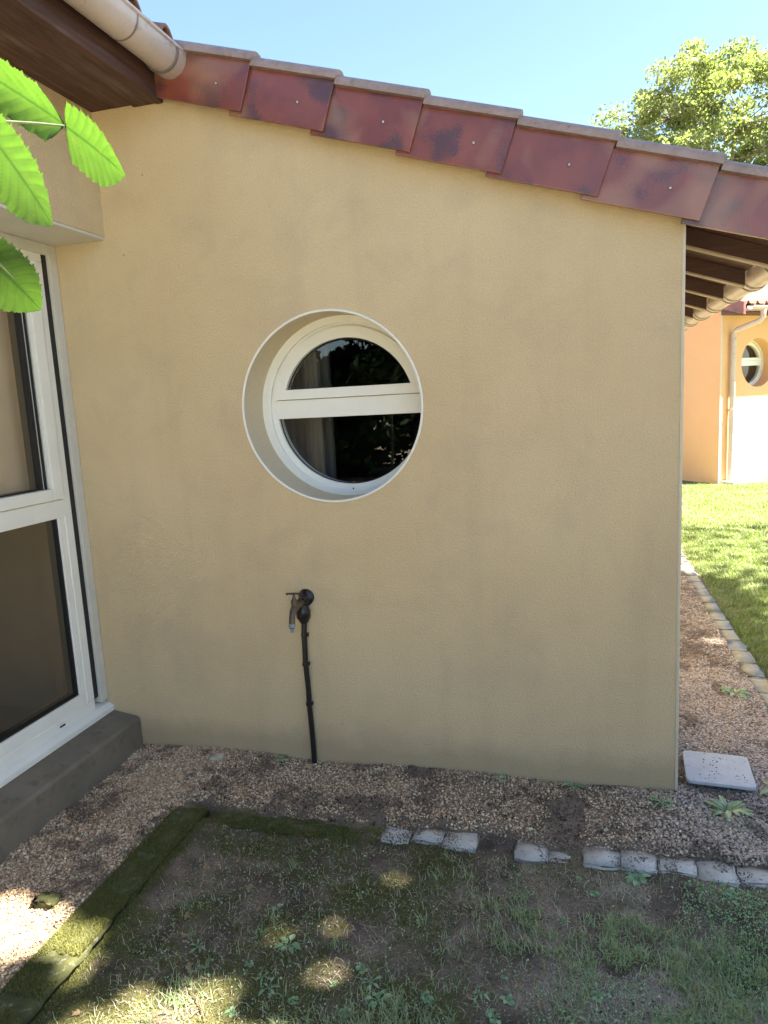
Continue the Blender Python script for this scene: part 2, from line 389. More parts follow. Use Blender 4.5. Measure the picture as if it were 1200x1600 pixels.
mb = MB(); ring = [(WCX+(WR-.0005)*math.cos(2*math.pi*k/96), -.002, WCZ+(WR-.0005)*math.sin(2*math.pi*k/96)) for k in range(97)]
mb.tube(ring, .0050, 6, False); part(mb, 'reveal_bead', 'pvc', smooth=True)
mb = MB(); mb.box(.359, .3695, -.0035, .006, .02, zt(.366)-.02); part(mb, 'corner_bead', 'bead', bevel=.001)
mb = MB(); mb.box(.066, .365, .301, 8.2, -.2, zt(.366)-.03); part(mb, 'eave_wall', 'stucco')

# round window: frame, sash, transom, panes
def ringmb(cx, cz, r0, r1, y0, y1, a0=0, a1=2*math.pi, seg=96, clipz=None):
    mb = MB(); vs = []; fs = []; full = abs(a1-a0-2*math.pi) < 1e-6; n = seg if full else seg+1
    for k in range(n):
        a_ = a0+(a1-a0)*k/seg; c_, s_ = math.cos(a_), math.sin(a_)
        for r_, y_ in ((r0, y0), (r1, y0), (r1, y1), (r0, y1)): vs.append((cx+r_*c_, y_, cz+r_*s_))
    for k in range(seg if full else seg):
        j = (k+1) % n
        for q in range(4): fs.append((4*k+q, 4*k+(q+1) % 4, 4*j+(q+1) % 4, 4*j+q))
    if not full: fs += [(0, 1, 2, 3), (4*(n-1)+3, 4*(n-1)+2, 4*(n-1)+1, 4*(n-1))]
    mb.add(vs, fs); return mb
def segpoly(r, z0, top=True, seg=48):     # circle segment above (or below) z0, relative to the centre
    a0 = math.asin(z0/r); pts = []
    if top: angs = [a0+(math.pi-2*a0)*k/seg for k in range(seg+1)]
    else: angs = [math.pi-a0+(math.pi+2*a0)*k/seg for k in range(seg+1)]
    return [(r*math.cos(a_), r*math.sin(a_)) for a_ in angs]
RC = (-.930, 1.533)
def round_window(parent, cx, cz, yo, sc=1.0, glass='glass_dark', detail=True):
    S_ = lambda v: v*sc
    fr = ringmb(cx, cz, S_(.328), S_(.400), yo+.012, yo+.07)
    lip = ringmb(cx, cz, S_(.354), S_(.400), yo-.006, yo+.014); fr.add(lip.v, lip.f)
    tz0, tz1 = cz+S_(-.036), cz+S_(.044)
    fr.box(cx-S_(.333), cx+S_(.333), yo+.008, yo+.06, tz0, tz1)
    o = part(fr, 'round_window', 'pvc', parent, bevel=.0025 if detail else 0)
    # sash of the opening upper light
    r1, r0 = S_(.340), S_(.291); zb = S_(.046); zi = S_(.088)
    A = segpoly(r1, zb); B = segpoly(r0, zi); mb = MB(); n = len(A)
    vs = [(cx+x, yo-.004, cz+z) for x, z in A]+[(cx+x, yo-.004, cz+z) for x, z in B]+[(cx+x, yo+.05, cz+z) for x, z in A]+[(cx+x, yo+.05, cz+z) for x, z in B]
    fs = []
    for i in range(n):
        j = (i+1) % n
        fs += [(i, j, n+j, n+i), (2*n+i, 2*n+j, j, i), (n+i, n+j, 3*n+j, 3*n+i), (3*n+i, 3*n+j, 2*n+j, 2*n+i)]
    mb.add(vs, fs); s = subpart(mb, 'sash', 'pvc', o, bevel=.002 if detail else 0)
    mb = MB(); mb.add([(cx+x*1.01, yo+.022, cz+z) for x, z in B], [tuple(range(len(B)))]); subpart(mb, 'pane', glass, o)
    C_ = segpoly(S_(.331), S_(-.034), False); mb = MB(); mb.add([(cx+x, yo+.032, cz+z) for x, z in C_], [tuple(range(len(C_)))]); subpart(mb, 'pane', glass, o)
    # gaskets
    if detail:
        for P_, rr in ((B, 1), (C_, 1)):
            mb = MB(); yy = yo+.019 if P_ is B else yo+.029
            pts = [(cx+x*.988, yy, cz+z*(.988)) for x, z in P_]; mb.tube(pts+[pts[0]], .0035, 5, False); subpart(mb, 'gasket', 'rubber', o)
        mb = MB(); mb.tube([(cx+.0, yo+.0118, cz-.348), (cx+.0, yo+.0105, cz-.348)], .0035, 10); subpart(mb, 'drain_hole', 'rubber', o)
    return o
rw = round_window(house, RC[0], RC[1], .195)
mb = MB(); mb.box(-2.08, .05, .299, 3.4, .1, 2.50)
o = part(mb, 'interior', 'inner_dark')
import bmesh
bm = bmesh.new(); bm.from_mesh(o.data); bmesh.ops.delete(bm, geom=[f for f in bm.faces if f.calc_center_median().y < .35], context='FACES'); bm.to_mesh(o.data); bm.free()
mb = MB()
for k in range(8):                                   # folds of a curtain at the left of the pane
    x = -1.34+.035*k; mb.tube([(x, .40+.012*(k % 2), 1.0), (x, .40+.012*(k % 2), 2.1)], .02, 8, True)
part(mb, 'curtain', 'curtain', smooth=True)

# left wing: wall above the big window, recess, step
mb = MB(); mb.box(-2.35, -1.89, -2.02, -.001, 2.289, 2.80); mb.box(-2.35, -1.89, -2.02, -1.75, -.2, 2.289); mb.box(-5.2, -2.351, -2.02, -1.80, -.2, 2.80)
part(mb, 'side_wall', 'stucco')
mb = MB(); mb.box(-2.20, -1.892, -1.75, -.0015, 2.276, 2.2885); part(mb, 'shutter_box', 'pvc2', bevel=.002)
mb = MB(); mb.prism([(-1.975, -.2), (-1.975, .142), (-1.985, .156), (-2.12, .178), (-2.36, .178), (-2.36, -.2)], 'y', -2.10, -.0012)
part(mb, 'window_step', 'step', bevel=.004)

# big window; plane x=-2.15
PW = -2.15
def bx(x0, x1, y0, y1, z0, z1): return MB().box(x0, x1, y0, y1, z0, z1)
mb = MB()
mb.box(-2.22, PW, -.128, -.081, .2625, 2.1995); mb.box(-2.22, PW, -1.70, -.081, 2.20, 2.2735); mb.box(-2.22, PW, -1.70, -.081, .205, .262)
mb.box(-2.22, PW+.0, -1.70, -1.62, .2625, 2.1995); mb.box(-2.22, PW+.001, -1.63, -.125, 1.125, 1.203)
mb.box(-2.22, PW-.003, -.165, -.120, .3185, 1.126); mb.box(-2.22, PW-.003, -1.63, -.12, .258, .318)
bw = part(mb, 'sliding_window', 'pvc', bevel=.003)
mb = MB()
mb.box(-2.205, PW+.014, -.193, -.131, 1.206, 2.198); mb.box(-2.205, PW+.014, -1.618, -.194, 1.206, 1.256); mb.box(-2.205, PW+.014, -1.618, -.194, 2.150, 2.198)
mb.box(-2.205, PW+.014, -1.618, -1.56, 1.257, 2.149)
subpart(mb, 'sash', 'pvc', bw, bevel=.004)
subpart(bx(-2.215, PW-.012, -.207, -.192, 1.257, 2.149).box(-2.21, PW-.006, -.200, -.192, 1.257, 2.149), 'gasket', 'pvc2', bw)
subpart(bx(-2.20, PW-.004, -.214, -.2075, 1.2575, 2.149), 'gasket', 'rubber', bw)
subpart(bx(-2.214, PW-.012, -.222, -.2145, 1.2575, 2.149), 'gasket', 'pvc2', bw)
subpart(bx(-2.215, PW-.010, -.238, -.2225, 1.2575, 2.149).box(-2.215, PW-.010, -1.56, -.238, 1.2575, 1.2625).box(-2.215, PW-.010, -1.56, -.238, 2.143, 2.149), 'gasket', 'rubber', bw)
subpart(bx(-2.215, PW-.012, -.172, -.1655, .319, 1.1245).box(-2.215, PW-.012, -1.62, -.172, .319, .325), 'gasket', 'rubber', bw)
subpart(MB().add([(PW-.022, -1.6, 1.257), (PW-.022, -.222, 1.257), (PW-.022, -.222, 2.15), (PW-.022, -1.6, 2.15)], [(0, 1, 2, 3)]), 'pane', 'glass', bw)
subpart(MB().add([(PW-.024, -1.63, .318), (PW-.024, -.168, .318), (PW-.024, -.168, 1.125), (PW-.024, -1.63, 1.125)], [(0, 1, 2, 3)]), 'pane', 'glass', bw)
subpart(bx(-2.20, -2.138, -.050, -.0012, .232, 2.2755), 'guide_rail', 'pvc2', bw, bevel=.003)
subpart(bx(-2.20, -2.138, -1.75, -1.70, .232, 2.2755), 'guide_rail', 'pvc2', bw, bevel=.003)
subpart(bx(-2.20, -2.1525, -.0802, -.0505, .262, 2.2745), 'guide_groove', 'rubber', bw)
subpart(bx(-2.21, PW+.012, -1.70, -.052, 2.232, 2.2757), 'shutter_slat', 'pvc2', bw, bevel=.004)
mb = MB(); mb.prism([(-2.22, .179), (-2.108, .179), (-2.108, .204), (-2.135, .216), (-2.22, .232)], 'y', -1.75, -.0013)
mb.v = mb.v
sill = subpart(mb, 'window_sill', 'pvc', bw, bevel=.003)
subpart(bx(-2.16, -2.1455, -.315, -.285, .234, .240), 'drain_slot', 'rubber', bw)
# room behind the big window
mb = MB(); mb.box(-4.6, -2.36, -1.79, -.02, .16, 2.72); o = part(mb, 'room', 'inner')
import bmesh
bm = bmesh.new(); bm.from_mesh(o.data); dl = [f for f in bm.faces if f.calc_center_median().x > -2.4]; bmesh.ops.delete(bm, geom=dl, context='FACES'); bm.to_mesh(o.data); bm.free()
mb = MB(); mb.box(-2.36, -2.221, -1.75, -.081, 2.26, 2.4); mb.box(-2.36, -2.221, -1.75, -.0, .1, .25); mb.box(-2.36, -2.23, -.08, -.002, .2, 2.4); part(mb, 'window_reveal', 'inner')
mb = MB(); mb.box(-2.9, -2.88, -1.7, -.03, .17, .86); mb.box(-2.9, -2.86, -1.7, -.03, .862, .875); part(mb, 'low_cupboard', 'curtain')
mb = MB(); mb.box(-2.275, -2.270, -1.60, -.09, 1.18, 2.25); part(mb, 'roller_blind', 'blind')

# soffit, fascia and roof
mb = MB(); xs = [-1.89, -1.79, -1.688, -1.586]
for i in range(3):
    mb.box(xs[i]+.0015, xs[i+1]-.0015, -2.4, -.003, 2.772-.001*(i % 2), 2.790)
mb.box(-1.90, -1.56, -2.4, -.003, 2.7905, 2.80)
part(mb, 'soffit', 'wood', bevel=.002)
mb = MB(); mb.box(-1.586, -1.556, -2.4, -.004, 2.757, 2.915); part(mb, 'fascia_board', 'wood', bevel=.004)
mb = MB(); mb.box(-1.69, -1.5875, -2.4, -.004, 2.761, 2.7705); part(mb, 'soffit_batten', 'wood', bevel=.003)

def roof_surface(x0, x1, y0, y1, name, nose=0.0):
    """interlocking tiles: rows down the slope, a roll every 0.20 m across"""
    rows = []; u = x1
    L = .322
    xs_ = []; zo = []
    k = 0
    while u > x0:
        un = max(u-L, x0)
        for q in range(5):
            f = q/4; xs_.append(u+(un-u)*f); zo.append(.020*(1-f))
        u = un; k += 1
    xs_ = np.array(xs_); zo = np.array(zo)
    ys = np.arange(y0, y1+.001, .0125)
    ph = (ys % .20)/.20
    roll = np.where(ph < .42, np.sin(np.pi*ph/.42)**.7*.040, -.004*np.sin(np.pi*(ph-.42)/.58))
    XX, YY = np.meshgrid(xs_, ys, indexing='ij')
    ZZ = rz_(XX) - .012 + zo[:, None] + roll[None, :]
    a_, b_ = XX.shape
    V1 = np.stack([XX, YY, ZZ], -1).reshape(-1, 3); V2 = V1 - np.array([0, 0, .014])
    i_, j_ = np.meshgrid(np.arange(a_-1), np.arange(b_-1), indexing='ij'); q = (i_*b_+j_).ravel()
    F1 = np.stack([q, q+1, q+b_+1, q+b_], -1); nn = len(V1); F2 = F1[:, ::-1]+nn
    e = np.arange(b_-1); F3 = np.stack([e, e+nn, e+nn+1, e+1], -1)
    e = np.arange(a_-1)*b_; F4 = np.stack([e, e+b_, e+b_+nn, e+nn], -1); F5 = F4+b_-1
    o = fastmesh(name, np.concatenate([V1, V2]), np.concatenate([F1, F2, F3, F4, F5]), 'tile_top')
    o.parent = house; o.matrix_parent_inverse = world_inv(house); return o
roof_surface(-1.45, .815, .045, 8.2, 'roof')
roof_surface(-5.2, -1.425, -2.4, 8.2, 'roof').data.name = 'roof_upper'
mb = MB()                                            # boards under the roof
mb.prism([(.30, rz_(.30)-.022), (.80, rz_(.80)-.022), (.80, rz_(.80)-.034), (.30, rz_(.30)-.034)], 'y', .02, 8.2)
part(mb, 'roof_board', 'woodx')
mb = MB(); mb.prism([(-5.2, rz_(-5.2)-.05), (-1.56, rz_(-1.56)-.05), (-1.56, rz_(-1.56)-.06), (-5.2, rz_(-5.2)-.06)], 'y', -2.4, -.01); part(mb, 'roof_board', 'woodx')
mb = MB(); mb.prism([(-1.60, rz_(-1.6)-.04), (.36, rz_(.36)-.04), (.36, rz_(.36)-.055), (-1.60, rz_(-1.6)-.055)], 'y', .30, 8.2); part(mb, 'roof_board', 'woodx')
# rafters under the right eave
rb = lambda x: 2.025-.347*(x-.76)
r0 = None
for k, y in enumerate([.10, .63, 1.17, 1.68, 2.20, 2.72, 3.24, 3.76, 4.28, 4.8, 5.3, 5.8, 6.3, 6.8]):
    if r0 is None:
        mb = MB(); mb.prism([(.3665, rb(.3665)), (.795, rb(.795)), (.795, rz_(.795)-.035), (.3665, rz_(.3665)-.035)], 'y', -.022, .022)
        r0 = part(mb, 'rafter', 'woodx', bevel=.002)
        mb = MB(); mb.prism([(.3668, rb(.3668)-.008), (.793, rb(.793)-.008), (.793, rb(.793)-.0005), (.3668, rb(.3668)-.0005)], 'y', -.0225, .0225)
        e0 = subpart(mb, 'painted_lit_edge', 'bounce_edge', r0)  # pale strip paints light bounced onto the rafter's lower edge
        r0.location = (0, y, 0)
    else:
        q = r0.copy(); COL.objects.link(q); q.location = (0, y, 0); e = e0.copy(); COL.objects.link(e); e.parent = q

# verge tiles
def verge_tile(i, L=.40):
    xr = -1.148+.321*i; o3 = Vector((xr, 0, rz_(xr)))
    u = Vector((CA, 0, -SA)); nrm = Vector((SA, 0, CA))
    def P(s, d, w): return o3 + u*s + nrm*w + Vector((0, d, 0))
    # s: 0 at lower right end, -L at upper left; proud and raised at the right end
    mb = MB()
    def sect(s):
        t_ = (s+L)/L; pr = .006+.016*t_; ra = .016*t_
        y_ = -.045-pr
        return [(y_, -.178+ra), (y_, -.004+ra), (y_+.004, .000+ra), (y_+.013, .000+ra), (y_+.013, -.178+ra)]
    A = [P(-L, y, w) for y, w in sect(-L)]; B = [P(0, y, w) for y, w in sect(0)]
    mb.add(A+B, [(0, 1, 2, 3, 4), (9, 8, 7, 6, 5)]+[(k, (k+1) % 5, (k+1) % 5+5, k+5) for k in range(5)])
    o = part(mb, 'verge_tile', 'tile', bevel=.0025)
    # the roll that covers the edge: half-round with a drip groove under it
    mb = MB(); prof = []
    for k in range(13):
        a_ = math.pi*k/12; prof.append((-math.cos(a_)*.052+.020, math.sin(a_)*.028+.010))
    prof = [(-.032, -.004)]+prof+[(.072, -.010), (.060, -.010), (-.020, -.004)]
    A = []; B = []
    for y, w in prof:
        A.append(P(-.335, y-.047, w)); B.append(P(.006, y-.055, w+.016))
    n = len(prof)
    mb.add(A+B, [tuple(range(n)), tuple(range(2*n-1, n-1, -1))]+[(k, (k+1) % n, (k+1) % n+n, k+n) for k in range(n)])
    subpart(mb, 'tile_roll', 'cap', o, smooth=True)
    c_ = P(-.125, 0, -.085); t_ = (-.125+L)/L; y_ = -.045-(.006+.016*t_)
    mb = MB(); mb.tube([(c_.x, y_+.002, c_.z), (c_.x, y_-.0025, c_.z), (c_.x, y_-.004, c_.z)], [.0048, .0046, .002], 12)
    subpart(mb, 'screw', 'screw', o, smooth=True)
    mb = MB(); mb.tube([(c_.x, y_+.001, c_.z), (c_.x, y_-.0012, c_.z)], [.0066, .0066], 14)
    subpart(mb, 'washer', 'rubber', o)
    return o
for i in range(7): verge_tile(i, .405 if i == 0 else .395)

# gutters
def gutter(name, xc, zc, r, y0, y1, collars, capend, strap_to=None):
    mb = MB(); prof = []
    for k in range(17):
        a_ = math.pi+math.pi*k/16; prof.append((xc+r*math.cos(a_), zc+r*math.sin(a_)))
    prof = [(xc-r, zc+.012)]+prof+[(xc+r+.002, zc+.012), (xc+r+.008, zc+.014), (xc+r+.008, zc+.006), (xc+r+.002, zc+.002)]
    inn_ = [(xc+(x-xc)*.955, z+(.0035 if z < zc-.01 else 0)) for x, z in prof[:18]]
    n = len(prof); vs = []; fs = []
    pl = prof + inn_[::-1]; n = len(pl)
    mb.prism(pl, 'y', y0, y1)
    g_ = part(mb, name, 'gutter', smooth=True)
    for c_, wd, rr in collars:
        mb = MB(); P1 = []
        for k in range(19):
            a_ = math.pi-.06+(math.pi+.12)*k/18; P1.append((xc+(r+rr)*math.cos(a_), zc+(r+rr)*math.sin(a_)))
        P2 = [(xc+(r+.001)*math.cos(math.pi-.06+(math.pi+.12)*k/18), zc+(r+.001)*math.sin(math.pi-.06+(math.pi+.12)*k/18)) for k in range(19)]
        mb.prism(P1+P2[::-1], 'y', c_-wd/2, c_+wd/2)
        if strap_to: mb.box(xc-r-.006, xc-r-.002, c_-.012, c_+.012, zc, strap_to)
        subpart(mb, 'bracket', 'gutter' if wd > .03 else 'strap', g_, smooth=True)
    if capend is not None:
        mb = MB(); P1 = [(xc+(r+.002)*math.cos(math.pi+math.pi*k/18), zc+(r+.002)*math.sin(math.pi+math.pi*k/18)) for k in range(19)]
        P1 = [(xc-r-.002, zc+.012)]+P1+[(xc+r+.002, zc+.012)]
        mb.prism(P1, 'y', capend, capend+.004); subpart(mb, 'end_cap', 'gutter', g_)
    return g_
gutter('gutter', -1.482, 2.884, .066, -2.42, -.030, [(-.36, .008, .002), (-.078, .055, .005), (-.115, .010, .007), (-1.0, .008, .002), (-1.6, .008, .002)], -.0295)
gutter('gutter', .872, 2.074, .064, .02, 8.2, [(y, .06, .006) for y in (.30, .80, 1.30, 1.80, 2.30, 2.80, 3.3, 3.8)]+[(y+.037, .014, .010) for y in (.30, .80, 1.30, 1.80, 2.30, 2.80, 3.3, 3.8)], .019, 2.13)

# ------------------------------------------------------------ garden tap
tap = tag(empty('garden_tap', (-1.12, -.02, 0)), 'weathered brass tap on a black pipe leaning against the wall', 'tap')
mb = MB(); mb.tube([(-1.108, -.022, .655), (-1.112, -.024, .60), (-1.116, -.022, .47), (-1.112, -.020, .35), (-1.113, -.020, .28), (-1.108, -.022, .14), (-1.105, -.026, -.03)], .0115, 14)
pipe = part(mb, 'pipe', 'blackp', tap, smooth=True)
for z, x in ((.592, -1.112), (.462, -1.116), (.283, -1.113)):
    mb = MB(); mb.tube([(x, -.022, z-.006), (x, -.022, z+.006)], .0145, 14); mb.tube([(x+.006, -.022, z), (x+.019, -.022, z)], .006, 8); mb.box(x-.006, x+.012, -.02, -.0005, z-.004, z+.004)
    part(mb, 'pipe_clip', 'blackp', tap, smooth=True)
mb = MB(); mb.tube([(-1.108, -.024, .648), (-1.108, -.024, .662), (-1.108, -.026, .672), (-1.108, -.028, .70), (-1.108, -.030, .722), (-1.108, -.028, .735)], [.018, .024, .030, .030, .024, .012], 16)
mb.tube([(-1.100, -.001, .752), (-1.100, -.008, .752), (-1.102, -.010, .752)], [.036, .036, .028], 20)
mb.tube([(-1.102, -.006, .748), (-1.104, -.052, .742)], [.026, .020], 16)
part(mb, 'elbow_box', 'blackp', tap, smooth=True)
mb = MB(); mb.tube([(-1.104, -.045, .742), (-1.105, -.062, .740)], [.017, .017], 8)
mb.tube([(-1.105, -.055, .740), (-1.108, -.085, .738), (-1.110, -.105, .735), (-1.110, -.128, .728), (-1.110, -.142, .706), (-1.110, -.148, .680)], [.013, .0145, .017, .014, .0125, .0125], 16)
mb.tube([(-1.110, -.106, .735), (-1.110, -.108, .758), (-1.110, -.109, .768), (-1.110, -.109, .772), (-1.110, -.109, .785)], [.0135, .0145, .0145, .010, .0065], 8)
part(mb, 'tap_body', 'brass', tap, smooth=True)
mb = MB(); mb.tube([(-1.110, -.109, .783), (-1.110, -.109, .797)], .004, 8)
mb.tube([(-1.141, -.113, .795), (-1.133, -.112, .797), (-1.110, -.109, .797), (-1.087, -.106, .797), (-1.079, -.105, .795)], [.0052, .0040, .0046, .0040, .0052], 10)
part(mb, 'tap_handle', 'bronze', tap, smooth=True)
mb = MB(); mb.tube([(-1.110, -.148, .682), (-1.110, -.149, .668)], [.0155, .0155], 6); mb.tube([(-1.110, -.149, .664), (-1.110, -.149, .656), (-1.110, -.149, .646)], [.011, .0075, .007], 14)
part(mb, 'hose_nozzle', 'nozzle', tap, smooth=True)

# ------------------------------------------------------------ kerbs, slab
def rough_block(x0, x1, y0, y1, z0, z1, seed, jag=.004, name='kerb_stone', m='kerb'):
    r_ = np.random.default_rng(seed); import bmesh
    bm = bmesh.new(); bmesh.ops.create_cube(bm, size=1)
    bmesh.ops.bevel(bm, geom=list(bm.edges), offset=.045, segments=2, affect='EDGES')
    bmesh.ops.subdivide_edges(bm, edges=list(bm.edges), cuts=1, use_grid_fill=True)
    for v in bm.verts:
        v.co.x = (v.co.x)*(x1-x0)+r_.normal(0, jag); v.co.y = v.co.y*(y1-y0)+r_.normal(0, jag); v.co.z = v.co.z*(z1-z0)+r_.normal(0, jag*.35)
    me = bpy.data.meshes.new(name); bm.to_mesh(me); bm.free(); me.materials.append(M[m])
    me.polygons.foreach_set('use_smooth', [True]*len(me.polygons))
    o = bpy.data.objects.new(name, me); COL.objects.link(o); o.location = ((x0+x1)/2, (y0+y1)/2, (z0+z1)/2); return o
def mossy_block(x0, x1, y0, y1, z0, z1, seed):
    nx__ = max(4, int((x1-x0)/.012)); ny__ = max(4, int((y1-y0)/.012)); XS = np.linspace(x0, x1, nx__+1); YS = np.linspace(y0, y1, ny__+1)
    A_, B_ = np.meshgrid(XS, YS, indexing='ij')
    ex = np.minimum(np.minimum(A_-x0, x1-A_), np.minimum(B_-y0, y1-B_)); edge = np.clip(ex/.016, 0, 1)**.5
    Zt = z1-.012*(1-edge)+(n1(A_+seed, B_, 16, 3)-.5)*.016+(n2(A_, B_+seed, 45, 2)-.5)*.007
    jx = (n3(A_, B_+seed, 14, 2)-.5)*.022*(1-edge)
    top = np.stack([A_+jx-(x0+x1)/2, B_+jx-(y0+y1)/2, Zt-z1], -1); bot = top.copy(); bot[:, :, 2] = z0-z1
    V_ = np.concatenate([top.reshape(-1, 3), bot.reshape(-1, 3)]); w_ = ny__+1; nn_ = (nx__+1)*w_
    i_, j_ = np.meshgrid(np.arange(nx__), np.arange(ny__), indexing='ij'); q = (i_*w_+j_).ravel(); F_ = [np.stack([q, q+w_, q+w_+1, q+1], -1)]
    for e, st in ((np.arange(ny__), 1), (np.arange(ny__)+nx__*w_, 1), (np.arange(nx__)*w_, w_), (np.arange(nx__)*w_+ny__, w_)):
        F_.append(np.stack([e, e+st, e+st+nn_, e+nn_], -1))
    o = fastmesh('mossy_kerb', V_, np.concatenate(F_), 'mossb', smooth=True); o.location = ((x0+x1)/2, (y0+y1)/2, z1); return o
ORD = 'first second third fourth fifth sixth seventh eighth ninth tenth eleventh twelfth thirteenth fourteenth fifteenth sixteenth seventeenth eighteenth nineteenth twentieth twenty-first twenty-second twenty-third twenty-fourth twenty-fifth'.split()
r_ = np.random.default_rng(3)
k = 0; x = -.69
while x < 1.5:
    w = .108+r_.random()*.014; dz = r_.normal(0, .002) - (.030 if k in (3,) else 0) - (.008 if k in (5,) else 0)
    o = rough_block(x, x+w, -.465+r_.normal(0, .004), -.365+r_.normal(0, .003), -.09, float(np.mean(gz(np.array([x, x+w/2, x+w]), np.full(3, -.42))))+.0125+dz, 100+k, .0036)
    o.rotation_euler = (r_.normal(0, .02), r_.normal(0, .025), r_.normal(0, .035))
    tag(o, 'pale weathered kerb block, %s from the left in the row before the gable' % ORD[k], 'kerb block', 'kerb blocks edging the gravel in front of the gable')
    x += w+.004; k += 1
y = -.34+.0
for k in range(48):
    w = .19; yy = -.355+k*(w+.008)+.0
    if k > 24: break
    o = rough_block(.868, .968, yy, yy+w, -.09, .006+r_.normal(0, .002), 300+k, .004, 'kerb_stone', 'kerb_side')
    tag(o, 'grey kerb block of the side strip, %s counting from the front corner' % ORD[k], 'kerb block', 'kerb blocks running back along the side strip')
for k, (ya, yb, lab) in enumerate(((-.93, -.415, 'moss covered kerb stone, farthest piece, at the corner of the gravel bed'), (-1.45, -.938, 'moss covered kerb stone with a sunlit yellow green end'), (-1.98, -1.458, 'kerb stone with a bare pale patch, nearest the camera'))):
    o = mossy_block(-1.540+.004*k, -1.405+.006*(k % 2), ya, yb, -.10, .006-.003*(k % 2), 500+k); tag(o, lab, 'kerb stone', 'mossy kerb stones along the left bed')
o = mossy_block(-1.375, -.70, -.470, -.375, -.10, -.022, 510); tag(o, 'dark moss covered kerb stone lying parallel to the gable wall', 'kerb stone', 'mossy kerb stones along the left bed')

def rounded_slab(x0, x1, y0, y1, z0, z1, r, name, m, parent=None):
    pts = []
    for cx, cy, a0 in ((x1-r, y1-r, 0), (x0+r, y1-r, 90), (x0+r, y0+r, 180), (x1-r, y0+r, 270)):
        for k in range(7): a_ = R(a0+15*k); pts.append((cx+r*math.cos(a_), cy+r*math.sin(a_)))
    return MB().prism(pts, 'z', z0, z1)
slab = tag(empty('drain_cover', (.535, .14, .03), R(-4)), 'square grey drain cover with rounded corners lying beside the house corner', 'drain cover')
mb = rounded_slab(-.122, .122, -.122, .122, .008, .022, .022, 'lid', 'slab'); mb.build('lid', 'slab', slab, bevel=.003)
mb = rounded_slab(-.095, .095, -.095, .095, -.045, .0075, .02, 'b', 'slab'); mb.build('drain_box', 'step', slab)
r_ = np.random.default_rng(8); mb = MB()
for k in range(46):
    a_, b_ = r_.uniform(-.11, .11, 2); s_ = r_.uniform(.0010, .0030)
    p_ = [(a_+s_*math.cos(q)*r_.uniform(.6, 1.2), b_+s_*math.sin(q)*r_.uniform(.6, 1.2)) for q in np.arange(0, 6.2, 1.05)]
    mb.prism(p_, 'z', .0222, .0222+s_*.7)
tag(mb.build('crumb', 'bronze', slab), kind='stuff')

# ------------------------------------------------------------ neighbouring house wing
# local frame: origin at its near corner, +x along the sunlit eave wall, +y into the house along the gable
nb = tag(empty('neighbour_house', (2.215, 9.5, 0), R(40)), 'orange rendered house with a sunlit wall and small round window beyond the lawn', 'house')
nb['local'] = 1
mb = MB(); mb.prism([(0, -.2), (0, 2.72), (6.0, 2.72+.36*6), (6.0, -.2)], 'x', 0, .24); part(mb, 'gable_wall', 'stucco_far', nb)
mb = MB(); mb.box(-.010, .012, -.010, .004, 0, 2.66); part(mb, 'corner_bead', 'bead', nb)
NC = (.850, 1.865)
poly2 = [(7.5, -.2), (7.5, 2.72), (.241, 2.72), (.241, -.2)]
mb, inn = holed_wall(poly2, NC[0], NC[1], .385, .001, .28, 64); part(mb, 'eave_wall', 'stucco_far', nb)
n = len(inn); mb = MB(); mb.add([(x, 0, z) for x, z in inn]+[(x, .28, z) for x, z in inn], [(i, (i+1) % n, n+(i+1) % n, n+i) for i in range(n)]); part(mb, 'window_reveal', 'stucco_far', nb, smooth=True)
round_window(nb, NC[0], NC[1], .20, 1.012, detail=False)
mb = MB(); mb.box(.30, 1.5, .32, .9, 1.4, 2.4); part(mb, 'interior', 'inner_dark', nb)
NE = -.42
def nroof(y): return 2.70+.36*(y-NE)
yy = []; zo = []; u = NE
xx = np.arange(-.02, 7.6, .02)
while u < 5.5:
    for q in range(4): yy.append(u+.33*q/3.0001); zo.append(.025*(1-q/3))
    u += .33
yy = np.array(yy); zo = np.array(zo); ph = (xx % .20)/.20
roll = np.where(ph < .42, np.sin(np.pi*ph/.42)**.7*.040, 0)
XX, YY = np.meshgrid(xx, yy, indexing='ij'); ZZ = nroof(YY)+zo[None, :]+roll[:, None]
a_, b_ = XX.shape; i_, j_ = np.meshgrid(np.arange(a_-1), np.arange(b_-1), indexing='ij'); q = (i_*b_+j_).ravel()
Vr = np.stack([XX, YY, ZZ], -1).reshape(-1, 3); Fq = np.stack([q, q+b_, q+b_+1, q+1], -1); nn = len(Vr)
o = fastmesh('roof', np.concatenate([Vr, Vr-[0, 0, .02]]), np.concatenate([Fq, Fq[:, ::-1]+nn]), 'tile_top'); o.parent = nb
mb = MB(); mb.prism([(NE+.02, nroof(NE)-.10), (-.002, nroof(NE)-.10), (-.002, nroof(0)-.04), (NE+.02, nroof(NE)-.04)], 'x', -.02, 7.5); part(mb, 'eave_board', 'wood', nb)
for k in range(12):                                    # verge tiles over the gable
    y0 = NE-.02+k*.33; mb = MB(); mb.prism([(y0, nroof(y0)-.13), (y0+.36, nroof(y0+.36)-.145), (y0+.36, nroof(y0+.36)+.03), (y0, nroof(y0)+.05)], 'x', -.075+.010*0, -.03)
    o = part(mb, 'verge_tile', 'tile', nb); o.location.x = .0
mb = MB(); prof = [(NE-.06+.055*math.cos(math.pi+math.pi*k/10), 2.68+.055*math.sin(math.pi+math.pi*k/10)) for k in range(11)]
prof += [(NE-.06+.050*math.cos(2*math.pi-math.pi*k/10), 2.682+.050*math.sin(2*math.pi-math.pi*k/10)) for k in range(11)]
mb.prism(prof, 'x', .02, 7.5); part(mb, 'gutter', 'gutter', nb, smooth=True)
